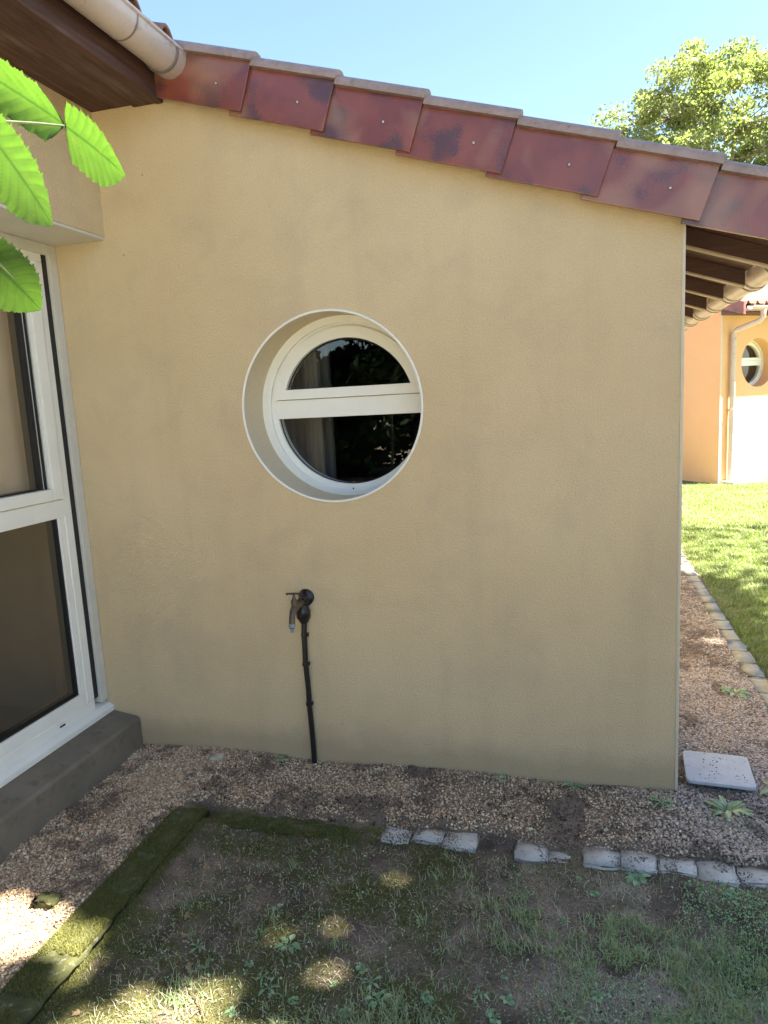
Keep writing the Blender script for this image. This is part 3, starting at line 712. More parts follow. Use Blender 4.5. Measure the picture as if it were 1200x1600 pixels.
mb = MB(); mb.tube([(.30, NE-.06, 2.64), (.30, NE-.06, 2.52), (.28, NE-.03, 2.47), (.21, -.10, 2.37), (.20, -.06, 2.32), (.20, -.06, .02)], .040, 12)
dp = part(mb, 'downpipe', 'gutter', nb, smooth=True)
for z in (2.22, 1.15):
    mb = MB(); mb.tube([(.20, -.06, z-.012), (.20, -.06, z+.012)], .047, 12); mb.box(.185, .215, -.02, -.0005, z-.01, z+.01); subpart(mb, 'pipe_clip', 'gutter', dp)
mb = MB(); mb.box(.05, .75, -.24, -.001, -.06, .014); part(mb, 'plinth_slab', 'kerb', nb)

# ------------------------------------------------------------ gravel
def ico():
    t_ = (1+5**.5)/2
    v = np.array([(-1, t_, 0), (1, t_, 0), (-1, -t_, 0), (1, -t_, 0), (0, -1, t_), (0, 1, t_), (0, -1, -t_), (0, 1, -t_), (t_, 0, -1), (t_, 0, 1), (-t_, 0, -1), (-t_, 0, 1)])/math.sqrt(1+t_*t_)
    f = np.array([(0, 11, 5), (0, 5, 1), (0, 1, 7), (0, 7, 10), (0, 10, 11), (1, 5, 9), (5, 11, 4), (11, 10, 2), (10, 7, 6), (7, 1, 8), (3, 9, 4), (3, 4, 2), (3, 2, 6), (3, 6, 8), (3, 8, 9), (4, 9, 5), (2, 4, 11), (6, 2, 10), (8, 6, 7), (9, 8, 1)])
    return v, f
IV, IF = ico()
def rot_rand(n, r_):
    q = r_.normal(size=(n, 4)); q /= np.linalg.norm(q, axis=1)[:, None]; w, x, y, z = q.T
    return np.stack([1-2*(y*y+z*z), 2*(x*y-z*w), 2*(x*z+y*w), 2*(x*y+z*w), 1-2*(x*x+z*z), 2*(y*z-x*w), 2*(x*z-y*w), 2*(y*z+x*w), 1-2*(x*x+y*y)], -1).reshape(n, 3, 3)
def pebbles(P, size, cols, name, r_):
    n = len(P); Rr = rot_rand(n, r_); sc = r_.uniform(.55, 1.0, (n, 1, 3))*size[:, None, None]
    v = IV[None]*(1+r_.normal(0, .10, (n, 12, 1)))*sc
    v = np.einsum('nij,nkj->nki', Rr, v); v[:, :, 2] *= .8
    v += P[:, None, :]
    F = (IF[None]+(np.arange(n)*12)[:, None, None]).reshape(-1, 3)
    return fastmesh(name, v.reshape(-1, 3), F, 'pebble', np.repeat(cols, 12, 0))
r_ = np.random.default_rng(21)
def scat(n, x0, x1, y0, y1): return r_.uniform(x0, x1, n), r_.uniform(y0, y1, n)
px = []; py = []
for n_, bb in ((42000, (-1.98, -1.50, -1.75, 0)), (44000, (-1.98, 1.3, -.40, 0)), (22000, (.37, .88, 0, 1.3)), (12000, (.5, .88, 1.3, 4.0))):
    a, b = scat(n_, *bb); px.append(a); py.append(b)
px = np.concatenate(px); py = np.concatenate(py)
gw = region(px, py)
# dark leaf-mould patches where few stones show
mould = n4(px+2, py, 5.5, 4)*.6+n1(px, py, 17, 3)*.4
midbed = sstep(-1.1, -.6, px)*sstep(.6, .15, px)*sstep(.02, -.08, py)
keep = (gw > .35) & (r_.random(len(px)) < np.clip(1.25-3.2*(np.maximum(mould-.50, 0)*(1+1.5*midbed)) - .50*midbed, .12, 1)) 
keep &= ~((py > 0) & (px < .372)) 
px, py = px[keep], py[keep]; n_ = len(px)
size = r_.uniform(.0024, .0058, n_)*(1+.35*(r_.random(n_) < .12)); size *= 1+.35*sstep(.0, .6, px)*(py > -.6)
pz = gz(px, py)+size*.25+r_.uniform(0, .004, n_)
pal = np.array([(.40, .32, .24), (.55, .47, .37), (.28, .22, .165), (.66, .60, .50), (.42, .30, .23), (.20, .16, .13), (.34, .31, .28), (.75, .71, .64)])
cols = np.clip(pal[r_.choice(8, n_, p=[.22, .2, .2, .09, .1, .11, .05, .03])]*r_.uniform(.75, 1.15, (n_, 1))*np.array([1.30, 1.13, .90]), 0, .78)
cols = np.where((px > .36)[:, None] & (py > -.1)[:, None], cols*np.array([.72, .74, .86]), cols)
wt = (sstep(-.1, .7, px)*.5)[:, None]; cols = cols*(1-wt)+np.array([.52, .49, .47])*wt*r_.uniform(.4, 1.2, (n_, 1))
dk = sstep(.52, .64, n4(px+2, py, 5.5, 4)*.6+n1(px, py, 17, 3)*.4)[:, None]*.55
cols = cols*(1-dk)+np.array([.06, .045, .035])*dk
tag(pebbles(np.stack([px, py, pz], -1), size, cols, 'gravel', r_), 'beige and brown gravel filling the beds along the walls', kind='stuff')

# grit and earth washed over the kerb blocks
n_ = 5200; a, b = scat(n_, -.70, 1.5, -.475, -.355); k_ = n1(a, b, 13, 3) > .47; a, b = a[k_], b[k_]; n_ = len(a)
c_ = np.array([.16, .125, .09])*r_.uniform(.5, 2.2, (n_, 1)); s_ = r_.uniform(.0015, .0042, n_)
tag(pebbles(np.stack([a, b, gz(a, b)+.0105+r_.uniform(-.003, .002, n_)], -1), s_, c_, 'grit', r_), 'grit and earth washed over the pale kerb blocks', kind='stuff')

# bark crumbs and leaf mould on the bed
n_ = 20000; a, b = scat(n_, -1.98, 1.2, -.62, -.005)
k_ = (n4(a+2, b, 5.5, 4)*.6+n1(a, b, 17, 3)*.4 > .52-.05*r_.random(n_)) & ((region(a, b) > .2)); a, b = a[k_], b[k_]; n_ = len(a)
c_ = np.array([.085, .06, .042])*r_.uniform(.6, 2.4, (n_, 1)); s_ = r_.uniform(.0015, .0045, n_)*(1+1.0*(r_.random(n_) < .10))
tag(pebbles(np.stack([a, b, gz(a, b)+.004], -1), s_, c_, 'leaf_mould', r_), 'dark crumbs of bark and leaf mould on the gravel', kind='stuff')

# ------------------------------------------------------------ blades
def blades(P, h, w, lean, r_, name, m, seg=2, lab=None):
    n = len(P); an = r_.uniform(0, 2*np.pi, n); d = np.stack([np.cos(an), np.sin(an)], -1); sd = np.stack([-d[:, 1], d[:, 0]], -1)
    tw = r_.uniform(-.6, .6, n)
    vs = []
    for k in range(seg+1):
        f = k/seg; off = lean*h*f**1.8; z = h*f*np.sqrt(np.clip(1-(lean*f)**2*.6, .1, 1))
        c_ = P + np.stack([d[:, 0]*off, d[:, 1]*off, z], -1)
        if k < seg:
            ww = (w*(1-.55*f))[:, None]*sd
            vs += [c_+np.pad(ww, ((0, 0), (0, 1))), c_-np.pad(ww, ((0, 0), (0, 1)))]
        else: vs += [c_]
    V = np.stack(vs, 1); m_ = 2*seg+1
    T = []
    for k in range(seg-1): T += [(2*k, 2*k+1, 2*k+3), (2*k, 2*k+3, 2*k+2)]
    T += [(2*seg-2, 2*seg-1, 2*seg)]
    F = (np.array(T)[None]+(np.arange(n)*m_)[:, None, None]).reshape(-1, 3)
    return fastmesh(name, V.reshape(-1, 3), F, m)
# grass in the shaded foreground: thicker to the right and towards the camera
a, b = scat(120000, -1.36, 1.0, -1.55, -.48)
dens = (.08+.92*sstep(-.7, .35, a+(n2(a, b, 3, 3)-.5)*1.2))*(.25+.75*sstep(-.62, -1.0, b))*sstep(.36, .58, n3(a+9, b, 6, 4))
dens = np.maximum(dens, .9*sstep(-1.0, -1.25, b)*sstep(.40, .55, n3(a+9, b, 6, 4))*sstep(-1.3, -.5, a)); dens = np.maximum(dens, .05)
k_ = r_.random(len(a)) < dens*.30; a, b = a[k_], b[k_]
tx, ty = scat(3800, -1.33, 1.0, -1.55, -.50)
td = (.05+.95*sstep(-.5, .5, tx+(n2(tx, ty, 3, 3)-.5)*1.0))*(.15+.85*sstep(-.55, -.95, ty))*sstep(.44, .58, n3(tx+9, ty, 6, 4)); td = np.maximum(td, .45*sstep(-1.05, -1.35, ty)*sstep(.44, .56, n3(tx+9, ty, 6, 4)))
k_ = r_.random(len(tx)) < td; tx, ty = tx[k_], ty[k_]; m_ = 26
a = np.concatenate([a, (tx[:, None]+r_.normal(0, .011, (len(tx), m_))).ravel()]); b = np.concatenate([b, (ty[:, None]+r_.normal(0, .011, (len(tx), m_))).ravel()]); n_ = len(a)
o = blades(np.stack([a, b, gz(a, b)-.002], -1), r_.uniform(.012, .040, n_), r_.uniform(.0009, .0018, n_), r_.uniform(.3, 1.2, n_), r_, 'grass', 'grass')
tag(o, 'sparse thin grass growing through moss and bare earth', kind='stuff')
# bright lawn beyond
A = []; B = []
for n_, bb in ((22000, (.96, 1.9, .0, 3.0)), (26000, (1.0, 2.6, 3.0, 6.0)), (20000, (1.2, 3.3, 6.0, 9.5))):
    a, b = scat(n_, *bb); A.append(a); B.append(b)
a = np.concatenate(A); b = np.concatenate(B)
k_ = r_.random(len(a)) < np.clip(.12+1.0*sstep(.34, .56, n3(a+2, b, 2.5, 4))*sstep(.3, 2.0, b+.2*a)+.3*sstep(1.2, 3., b), 0, 1); a, b = a[k_], b[k_]; n_ = len(a)
o = blades(np.stack([a, b, gz(a, b)-.003], -1), r_.uniform(.018, .05, n_)*(1+.0*b), r_.uniform(.0014, .003, n_)*(1+.12*b), r_.uniform(.3, 1.1, n_), r_, 'lawn_grass', 'grass_lawn')
tag(o, 'bright green lawn grass between the two houses', kind='stuff')
# clover and seedlings too many to count, clumped
a, b = scat(60000, -1.3, 1.0, -1.55, -.49); cl = n2(a+7, b, 4.5, 4); k_ = (cl > .46) & (r_.random(len(a)) < (.12+.88*sstep(-.5, .5, a+.6*sstep(-1.0, -1.4, b)))*sstep(.46, .58, cl)); a, b = a[k_], b[k_]; n_ = len(a)
Pc = np.stack([a, b, gz(a, b)+r_.uniform(.003, .020, n_)], -1); CLOVER = (Pc, r_.uniform(.007, .014, n_))
# crumbs of earth, straw and bark lying on the lawn
a, b = scat(30000, -1.38, 1.0, -1.55, -.42); n_ = len(a)
c_ = np.where(r_.random((n_, 1)) < .26, np.array([[.42, .35, .26]]), np.array([[.13, .10, .075]]))*r_.uniform(.5, 1.6, (n_, 1)); s_ = r_.uniform(.0010, .0026, n_)*(1+1.2*(r_.random(n_) < .08))
tag(pebbles(np.stack([a, b, gz(a, b)+.001], -1), s_, c_, 'soil_crumbs', r_), 'crumbs of earth and straw scattered over the shaded lawn', kind='stuff')
# dry thatch
a, b = scat(34000, -1.3, 1.0, -1.55, -.48); k_ = r_.random(len(a)) < .16+.6*sstep(.50, .66, n2(a+3, b, 3.5, 4))*sstep(-.5, .3, a); a, b = a[k_], b[k_]; n_ = len(a)
M['thatch'] = m_leaf('dry_thatch', (.30, .25, .17), (.60, .53, .40), .15, .8)
o = blades(np.stack([a, b, gz(a, b)-.001], -1), r_.uniform(.010, .03, n_), r_.uniform(.0006, .0012, n_), r_.uniform(1.0, 1.5, n_), r_, 'dry_thatch', 'thatch'); tag(o, 'straw coloured dry grass thatch lying on the earth', kind='stuff')
# moss tufts
a, b = scat(150000, -1.40, .6, -1.6, -.46); k_ = r_.random(len(a)) < moss_w(a, b)*.8; a, b = a[k_], b[k_]
a2, b2 = scat(85000, -1.538, -1.404, -1.95, -.41); k2 = n1(a2, b2, 9, 4) > .33; k2 &= ~((b2 < -1.33) & (n2(a2, b2, 14, 3) > .40)); a2, b2 = a2[k2], b2[k2]
a3, b3 = scat(22000, -1.380, -.70, -.48, -.37); k3 = n1(a3, b3, 9, 4) > .46; a3, b3 = a3[k3], b3[k3]
a4, b4 = scat(20000, -1.418, -1.355, -1.95, -.46); k4 = r_.random(len(a4)) < sstep(-1.355, -1.395, a4); a = np.concatenate([a, a4[k4]]); b = np.concatenate([b, b4[k4]])
z = np.concatenate([gz(a, b)-.001, np.full(len(a2), .002), np.full(len(a3), -.024)]); a = np.concatenate([a, a2, a3]); b = np.concatenate([b, b2, b3]); n_ = len(a)
o = blades(np.stack([a, b, z], -1), r_.uniform(.004, .0105, n_), r_.uniform(.0010, .0020, n_), r_.uniform(.2, .9, n_), r_, 'moss', 'mossblade', 1); tag(o, 'low olive green moss carpeting kerb stones and earth', kind='stuff')

# ------------------------------------------------------------ weeds, dead leaves, twigs, stone
def leafblade(mb, base, dirn, L, W_, nrm, droop=.3, n=6, serr=0):
    base = Vector(base); d = Vector(dirn).normalized(); nn = Vector(nrm).normalized(); s = d.cross(nn).normalized(); nn = s.cross(d)
    vs = []; fs = []
    for i in range(n+1):
        t_ = i/n; w = W_*math.sin(math.pi*min(1, t_**.8*.97+.03))**.8*.5
        if serr and i % 2: w *= 1-serr
        c_ = base+d*(L*t_)-nn*(droop*L*t_*t_)
        vs += [c_+s*w+nn*w*.25, c_, c_-s*w+nn*w*.25]
    for i in range(n):
        for q in (0, 1): fs.append((3*i+q, 3*i+q+1, 3*i+q+4, 3*i+q+3))
    mb.add(vs, fs)
def weed(x, y, size, nl, wid, seed, up=.35, serr=0, droop=.35):
    r = random.Random(seed); z = float(gz(x, y)); root = empty('weed', (x, y, z-.002))
    st = MB(); 
    lf = MB(); a0 = r.random()*6.28
    for k in range(nl):
        an = a0+2.4*k+r.uniform(-.3, .3); el = up+r.uniform(-.2, .35)
        d = Vector((math.cos(an), math.sin(an), el)); pl = size*r.uniform(.25, .7)
        tip = d.normalized()*pl
        st.tube([(0, 0, 0), tip*.5+Vector((0, 0, .004)), tip], [.0010, .0008, .0007], 5)
        leafblade(lf, tip, (d.x, d.y, el*.3), size*r.uniform(.6, 1), size*wid*r.uniform(.8, 1.1), (-d.x*.3, -d.y*.3, 1), droop, 8 if serr else 6, serr)
    lf.build('leaf_cluster', 'weed', root); st.build('stem', 'weed', root); return root
special = [
 (.52, -.13, .075, 14, .30, 1.5, .35, 'largest weed, upright jagged leaves, in gravel below the grey drain cover', 'fern weed'),
 (-1.255, -.035, .030, 6, .5, .8, 0, 'small dark green weed in the gravel left of the black pipe', 'weed'),
 (.30, -.10, .045, 10, .18, 1.0, 0, 'grassy tuft in gravel below the gable wall corner', 'weed'),
 (-.02, -.02, .040, 6, .4, 1.0, 0, 'dark weed growing at the foot of the wall, right of centre', 'weed'),
 (-.30, -.02, .035, 5, .35, .9, 0, 'little bright weed at the wall foot above the first pale kerb blocks', 'weed'),
 (.76, .95, .060, 8, .4, .7, 0, 'yellow green seedling in the side gravel strip', 'weed'),
 (-.52, -1.115, .030, 9, .45, .7, 0, 'pale grey green weed with upright leaves in the foreground centre', 'weed'),
 (-.83, -.98, .030, 8, .6, .6, 0, 'silvery broad leaved weed on dark moss left of centre', 'weed'),
 (.18, -.50, .034, 22, .6, .5, 0, 'dense clover clump touching the front kerb blocks', 'weed'),
 (.72, .03, .07, 5, .3, .5, 0, 'long leaved weed right of the grey drain cover', 'weed'),
]
for i, (x, y, s_, nl, wd, up_, se, lab, cat) in enumerate(special):
    o = weed(x, y, s_, nl, wd, 900+i, up_, se); tag(o, lab, cat)
rw_ = random.Random(5); cnt = 0; placed = []
while cnt < 70:
    x = rw_.uniform(-1.25, .75); y = rw_.uniform(-1.42, -.50)
    pr = .12+.5*float(sstep(-.8, -1.2, y))+.5*float(sstep(-.1, .5, x))
    if x < -.6: pr *= .5
    if rw_.random() > pr or float(n2(x+5, y, 3, 3)) < .42: continue
    kind_ = rw_.random(); cnt += 1
    if kind_ < .6: o = weed(x, y, rw_.uniform(.010, .021), rw_.randint(6, 12), .8, 2000+cnt, .5, 0, .2); tag(o, 'tiny round leaved green weed sprouting from the shaded lawn', 'weed', 'round leaved weeds in the lawn')
    else: o = weed(x, y, rw_.uniform(.016, .032), rw_.randint(5, 9), .3, 2000+cnt, .5, 0, .5); tag(o, 'small weed with narrow pointed leaves in the shaded lawn', 'weed', 'narrow leaved weeds in the lawn')

def dead_leaf(x, y, s, seed, lab=None, z=None):
    r = random.Random(seed); mb = MB(); n = 14; vs = [(0, 0, 0)]
    lob = r.choice((3, 4, 5)); cur = r.uniform(.2, .55)
    for k in range(n*2):
        a_ = math.pi*2*k/(n*2); rr = s*(.62+.30*abs(math.sin(lob*a_/2+.4))+r.uniform(-.10, .10)); X_ = rr*math.cos(a_); Y_ = rr*math.sin(a_)*.62
        vs.append((X_, Y_, cur*(Y_*Y_)/s*2.2+.25*cur*X_*X_/s+r.uniform(-.04, .04)*s))
    mb.add(vs, [(0, 1+k, 1+(k+1) % (2*n)) for k in range(2*n)])
    mb.tube([(-s*.9, 0, .002), (-s*1.35, s*.1, .003)], [.0007, .0005], 4)
    zz = float(gz(x, y)) if z is None else z
    o = mb.build('fallen_leaf', 'dead'); o.location = (x, y, zz+.004); o.rotation_euler = (r.uniform(-.35, .35), r.uniform(-.3, .3), r.uniform(0, 6.28))
    return o
spots = [(-1.262, -.70, .030, 'curled tan leaf against the right edge of the mossy kerb'), (-1.06, -.77, .030, 'reddish brown leaf on moss, upper of the left lawn leaves'), (-.985, -.86, .028, 'standing pale leaf left of centre lawn, upper of two close together'), (-.945, -.895, .026, 'pale pointed leaf left of centre lawn, lower of two close together'), (-1.08, -1.12, .030, 'light brown upright leaf near the sunlit moss'), (-1.20, -.93, .026, 'broken tan leaf near the mossy kerb'), (-1.16, -1.01, .028, 'twisted straw coloured leaf lying in bare earth'), (-.42, -.52, .026, 'brown leaf close below the pale kerb blocks'), (.13, -1.12, .030, 'brown leaf at lower right among the grass'), (-.10, -1.05, .028, 'curled leaf lying in grass just right of centre'), (.66, -.62, .03, 'pinkish leaf near the right edge below the kerb')]
for i, (x, y, s_, lab) in enumerate(spots): tag(dead_leaf(x, y, s_*.62, 40+i), lab, 'dead leaf')
rd = random.Random(77)
for i in range(46):
    x = rd.uniform(-1.32, .75); y = rd.uniform(-1.4, -.5)
    tag(dead_leaf(x, y, rd.uniform(.007, .016), 200+i), 'little brown scrap of dead leaf lying on the shaded ground', 'dead leaf', 'scraps of dead leaf on the lawn')
for i in range(22):
    x = rd.uniform(-1.8, .8); y = rd.uniform(-.34, -.04)
    tag(dead_leaf(x, y, rd.uniform(.007, .014), 400+i), 'little brown scrap of dead leaf lying on the gravel', 'dead leaf', 'scraps of dead leaf on the gravel')
for i, (x0, y0, x1, y1, lab) in enumerate(((-1.28, -.72, -1.235, -.84, 'thin curved twig standing beside the mossy kerb'), (-.86, -.51, -.90, -.66, 'reddish twig on moss below the pipe'), (-.70, -.60, -.60, -.58, 'short brown twig under the first pale kerb block'), (-1.04, -1.2, -.94, -1.28, 'grey twig across the sunlit moss'), (.24, -1.0, .36, -.93, 'dry twig lying among right hand grass'), (-1.02, -.49, -.94, -.53, 'short twig on the mossy kerb parallel to the wall'))):
    mb = MB(); z0, z1 = float(gz(x0, y0))+.004, float(gz(x1, y1))+.006
    mb.tube([(x0, y0, z0), ((x0+x1)/2+.008, (y0+y1)/2+.004, (z0+z1)/2+.010), (x1, y1, z1)], [.0016, .0014, .0009], 6)
    mb.tube([((x0+x1)/2+.008, (y0+y1)/2+.004, (z0+z1)/2+.010), ((x0+x1)/2+.028, (y0+y1)/2-.004, (z0+z1)/2+.016)], [.0010, .0006], 5)
    tag(mb.build('twig', 'twig', smooth=True), lab, 'twig')
o = rough_block(-.029, .029, -.014, .014, -.010, .010, 77, .003, 'pale_stone', 'stone'); o.location = (-1.545, -.085, float(gz(-1.545, -.085))+.010); o.rotation_euler.z = .1
tag(o, 'elongated cream stone lying on gravel left of the pipe', 'stone')
for i, (x, y, s_) in enumerate(((-1.70, -.99, .045), (-1.90, -1.06, .035))):
    pass
o = rough_block(-.035, .035, -.022, .022, -.014, .014, 79, .005, 'moss_clump', 'mossb'); o.location = (-1.655, -1.01, float(gz(-1.655, -1.01))+.010); tag(o, 'round green moss clump on the gravel left of the mossy kerb', 'moss clump')

# ------------------------------------------------------------ leaf cards and trees
def cards(P, size, r_, name, m, parent=None, flat=.0, asp=.62):
    n = len(P); Rr = rot_rand(n, r_)
    if flat: 
        Rr = Rr*(1-flat); Rr[:, 2, 2] += flat
    s = size[:, None]
    ax = Rr[:, :, 0]; ay = Rr[:, :, 1]; az = Rr[:, :, 2]
    v = np.stack([P-ax*s*.5, P+ay*s*asp*.5+az*s*.10, P+ax*s*.5, P-ay*s*asp*.5+az*s*.10], 1)
    F = np.array([(0, 1, 2), (0, 2, 3)])[None]+(np.arange(n)*4)[:, None, None]
    return fastmesh(name, v.reshape(-1, 3), F.reshape(-1, 3), m, parent=parent)
def limb(mb, p0, p1, r0_, r1_, r, bend=.12, n=5):
    p0, p1 = Vector(p0), Vector(p1); L = (p1-p0).length; pts = []; ra = []
    off = Vector((r.uniform(-1, 1), r.uniform(-1, 1), r.uniform(-.3, .8)))*L*bend
    for i in range(n+1):
        t_ = i/n; pts.append(p0.lerp(p1, t_)+off*math.sin(math.pi*t_)+Vector((r.uniform(-1, 1), r.uniform(-1, 1), r.uniform(-1, 1)))*L*.02); ra.append(r0_+(r1_-r0_)*t_)
    mb.tube(pts, ra, 8); return pts
def tree(name, base, top, crown_c, crown_r, nclump, nleaf, lsize, leafm, barkm, label, cat, seed, rtrunk=.22, group=None, clump_r=.5, keepfn=None, flatten=1.0):
    """trunk, limbs to every clump of the crown, leaf cards round the twig ends"""
    r = random.Random(seed); rr = np.random.default_rng(seed); base = Vector(base); root = empty(name, base)
    tr = MB(); cc = Vector(crown_c); cr = Vector(crown_r)
    fork = base.lerp(Vector((cc.x, cc.y, cc.z-cr.z*.55)), .95)
    limb(tr, base-Vector((0, 0, .15)), fork, rtrunk, rtrunk*.62, r, .03, 7)
    clumps = []
    mains = []
    for k in range(9):
        an = k*2.4; e = r.uniform(-.25, .9); d = Vector((math.cos(an)*math.sqrt(1-e*e*.8), math.sin(an)*math.sqrt(1-e*e*.8), e))
        tip = cc+Vector((d.x*cr.x, d.y*cr.y, d.z*cr.z))*r.uniform(.5, .66)
        mains.append(limb(tr, fork-Vector((0, 0, r.uniform(0, .5))), tip, rtrunk*.42, rtrunk*.12, r, .14, 7))
    for k in range(nclump):
        while True:
            d = Vector((r.uniform(-1, 1), r.uniform(-1, 1), r.uniform(-1, 1)))
            if .12 < d.length < 1: break
        d = d.normalized()*(d.length**.45)*r.uniform(.86, 1.1)
        c_ = cc+Vector((d.x*cr.x, d.y*cr.y, d.z*cr.z*(1 if d.z > 0 else .8)))
        clumps.append(c_)
        near = min((p for mlist in mains for p in mlist[2:]), key=lambda p: (p-c_).length)
        limb(tr, near, c_, rtrunk*.09, rtrunk*.025, r, .1, 4)
    tr.v = [Vector(v)-base for v in tr.v]
    tro = tr.build('trunk', barkm, root, smooth=True)
    C_ = np.array([tuple(c_) for c_ in clumps]); idx = rr.integers(0, len(C_), nleaf); sub = rr.normal(size=(nleaf, 3)); 
    cs = rr.uniform(.5, 1.25, len(C_))*clump_r
    sub /= np.linalg.norm(sub, axis=1)[:, None]; sub *= (rr.random((nleaf, 1))**.45)
    P = C_[idx]+sub*cs[idx][:, None]*np.array([1, 1, .62*flatten])
    if keepfn is not None: P = P[keepfn(P)]
    P = P-np.array(tuple(base))
    cards(P, rr.uniform(.7, 1.3, len(P))*lsize, rr, 'crown', leafm, root)
    tag(root, label, cat, group); return root
tree('oak_tree', (5.0, 24.5, 0), None, (4.95, 24.5, 8.5), (4.0, 3.6, 3.7), 330, 105000, .125, 'leaf_far', 'bark_pale', 'tall light green oak tree rising behind the tiled roof', 'tree', 11, .22, clump_r=.60)
tree('oak_tree', (12.5, 27, 0), None, (11.6, 27, 8.6), (4.2, 3.6, 3.4), 90, 22000, .18, 'leaf_far', 'bark_pale', 'second light green tree cut by the right edge of the photograph', 'tree', 12, .30, clump_r=.75)

tag(cards(CLOVER[0], CLOVER[1], np.random.default_rng(5), 'clover', 'weed', flat=.45, asp=.9), 'low clover and seedlings spreading in patches over the lawn', kind='stuff')
# shade trees behind the camera; gaps in the crown let the sun reach a few spots of ground
sv = np.array(tuple(sdir))
gaps = [(-1.80, -1.14, .12), (-1.66, -1.13, .11), (-1.53, -1.12, .05), (-1.73, -1.25, .08), (-1.43, -1.13, .055), (-1.39, -1.19, .045), (-1.16, -1.33, .09), (-1.03, -1.27, .06), (-1.22, -1.40, .08), (-.86, -1.34, .07),
        (-.93, -1.17, .02), (-.72, -1.36, .07), (-.855, -.945, .022), (-.66, -1.06, .020), (-.705, -.90, .014), (-1.80, -.57, .008), (-1.90, -.50, .004), (-1.17, -.875, .006), (-.59, -.64, .006), (-.27, -.28, .004), (-.45, -1.30, .03), (.05, -1.36, .02), (.80, 1.75, .05), (.72, .95, .02)]
def sunlit(P):
    t_ = (P[:, 2])/sv[2]; gx_ = P[:, 0]-sv[0]*t_; gy_ = P[:, 1]-sv[1]*t_; k_ = np.zeros(len(P), bool)
    for i, (x, y, r__) in enumerate(gaps):
        an = np.arctan2(gy_-y, gx_-x); rr_ = r__*(1+.28*np.sin(2*an+i)+.18*np.sin(5*an+2*i))
        k_ |= np.hypot(gx_-x, gy_-y) < rr_+.055
    # the sprig hanging by the camera stands in a gap of its own
    for hx, hy, hz in ((-.53, -1.935, 1.85), (-.48, -2.10, 1.77), (-.69, -1.85, 1.97), (-.585, -2.02, 1.70)):
        q = P-np.array([hx, hy, hz]); along = q@sv; d = np.linalg.norm(q-along[:, None]*sv[None], axis=1); k_ |= (d < .20) & (along > 0)
    return k_
def shade_leaves():
    r2 = np.random.default_rng(99); out = []
    def put(n, f, lo=6.0, hi=10.0):
        u = r2.random((n, 2)); T = f(u); h = r2.uniform(lo, hi, n); t_ = (h-T[:, 2])/sv[2]; out.append(T+sv[None]*t_[:, None])
    put(26000, lambda u: np.stack([-2.0+3.4*u[:, 0], -2.4+2.6*u[:, 1], 0*u[:, 0]], -1))          # the ground before the gable
    put(11000, lambda u: np.stack([-1.9+0*u[:, 0], -3.0+3.1*u[:, 1], 3.3*u[:, 0]], -1))           # the wall with the big window
    put(7000, lambda u: np.stack([-1.6+2.6*u[:, 0], -.5+1.0*u[:, 1], 2.5+0*u[:, 0]], -1))         # the verge
    put(15000, lambda u: np.stack([.35+.75*u[:, 0], 3.4*u[:, 1], 0*u[:, 0]], -1)); put(1500, lambda u: np.stack([1.1+1.5*u[:, 0], 3.4*u[:, 1]**1.3, 0*u[:, 0]], -1))                  # strip beside the house
    put(500, lambda u: np.stack([.8+2.2*u[:, 0], 3.2+2.6*u[:, 1], 0*u[:, 0]], -1))
    return np.concatenate(out)
P = shade_leaves(); P = P+rng.normal(0, .05, P.shape); P = P[~sunlit(P)]
halves = [P[P[:, 1] < -.9], P[P[:, 1] >= -.9]]
for i, (bx_, by_, lab) in enumerate(((5.6, -3.4, 'broad shade tree standing right of the camera on the near lawn'), (7.2, 1.6, 'broad shade tree standing on the lawn right of the house'))):
    base = Vector((bx_, by_, 0)); root = empty('shade_tree', base); r = random.Random(60+i); mb = MB(); H = halves[i]
    fork = Vector((bx_-.3, by_+.2, 5.0)); limb(mb, base-Vector((0, 0, .2)), fork, .24, .17, r, .03, 7)
    rr = np.random.default_rng(60+i)
    for k in range(14):
        p_ = Vector(H[rr.integers(len(H))]); limb(mb, fork-Vector((0, 0, r.uniform(0, .4))), p_, .07, .012, r, .08, 6)
    mb.v = [Vector(v)-base for v in mb.v]; mb.build('trunk', 'bark', root, smooth=True)
    cards(H-np.array(tuple(base)), rr.uniform(.13, .19, len(H)), rr, 'crown', 'leaf_can', root, asp=.75); tag(root, lab, 'tree')
for i, (x, y, lab) in enumerate(((4.0, -1.6, 'unseen dark shrub added to shade the window wall, closer to the house'), (3.8, -5.0, 'unseen dark shrub added to shade the window wall, beside the camera'))):
    tree('added_shade_shrub', (x, y, 0), None, (x, y, 1.7), (1.0, 1.7, 2.0), 60, 9000, .13, 'leaf_bush', 'bark', lab, 'shrub', 90+i, .07, clump_r=.45)  # out of view, added to darken the wall with the big window
# dark shrubs and trees along the far side of the garden, behind the camera
for i, (x, y, h, w, lab) in enumerate(((-4.6, -11.5, 7.0, 3.8, 'dark evergreen behind the camera, the broad one'), (-10.5, -13.5, 4.5, 2.4, 'dark evergreen behind the camera, the lower narrow one'))):
    tree('evergreen_tree', (x, y, 0), None, (x, y, h*.40), (w, 1.7, h*.54), 130, 40000, .22, 'leaf_bush', 'bark', lab, 'tree', 70+i, .16, clump_r=.7)

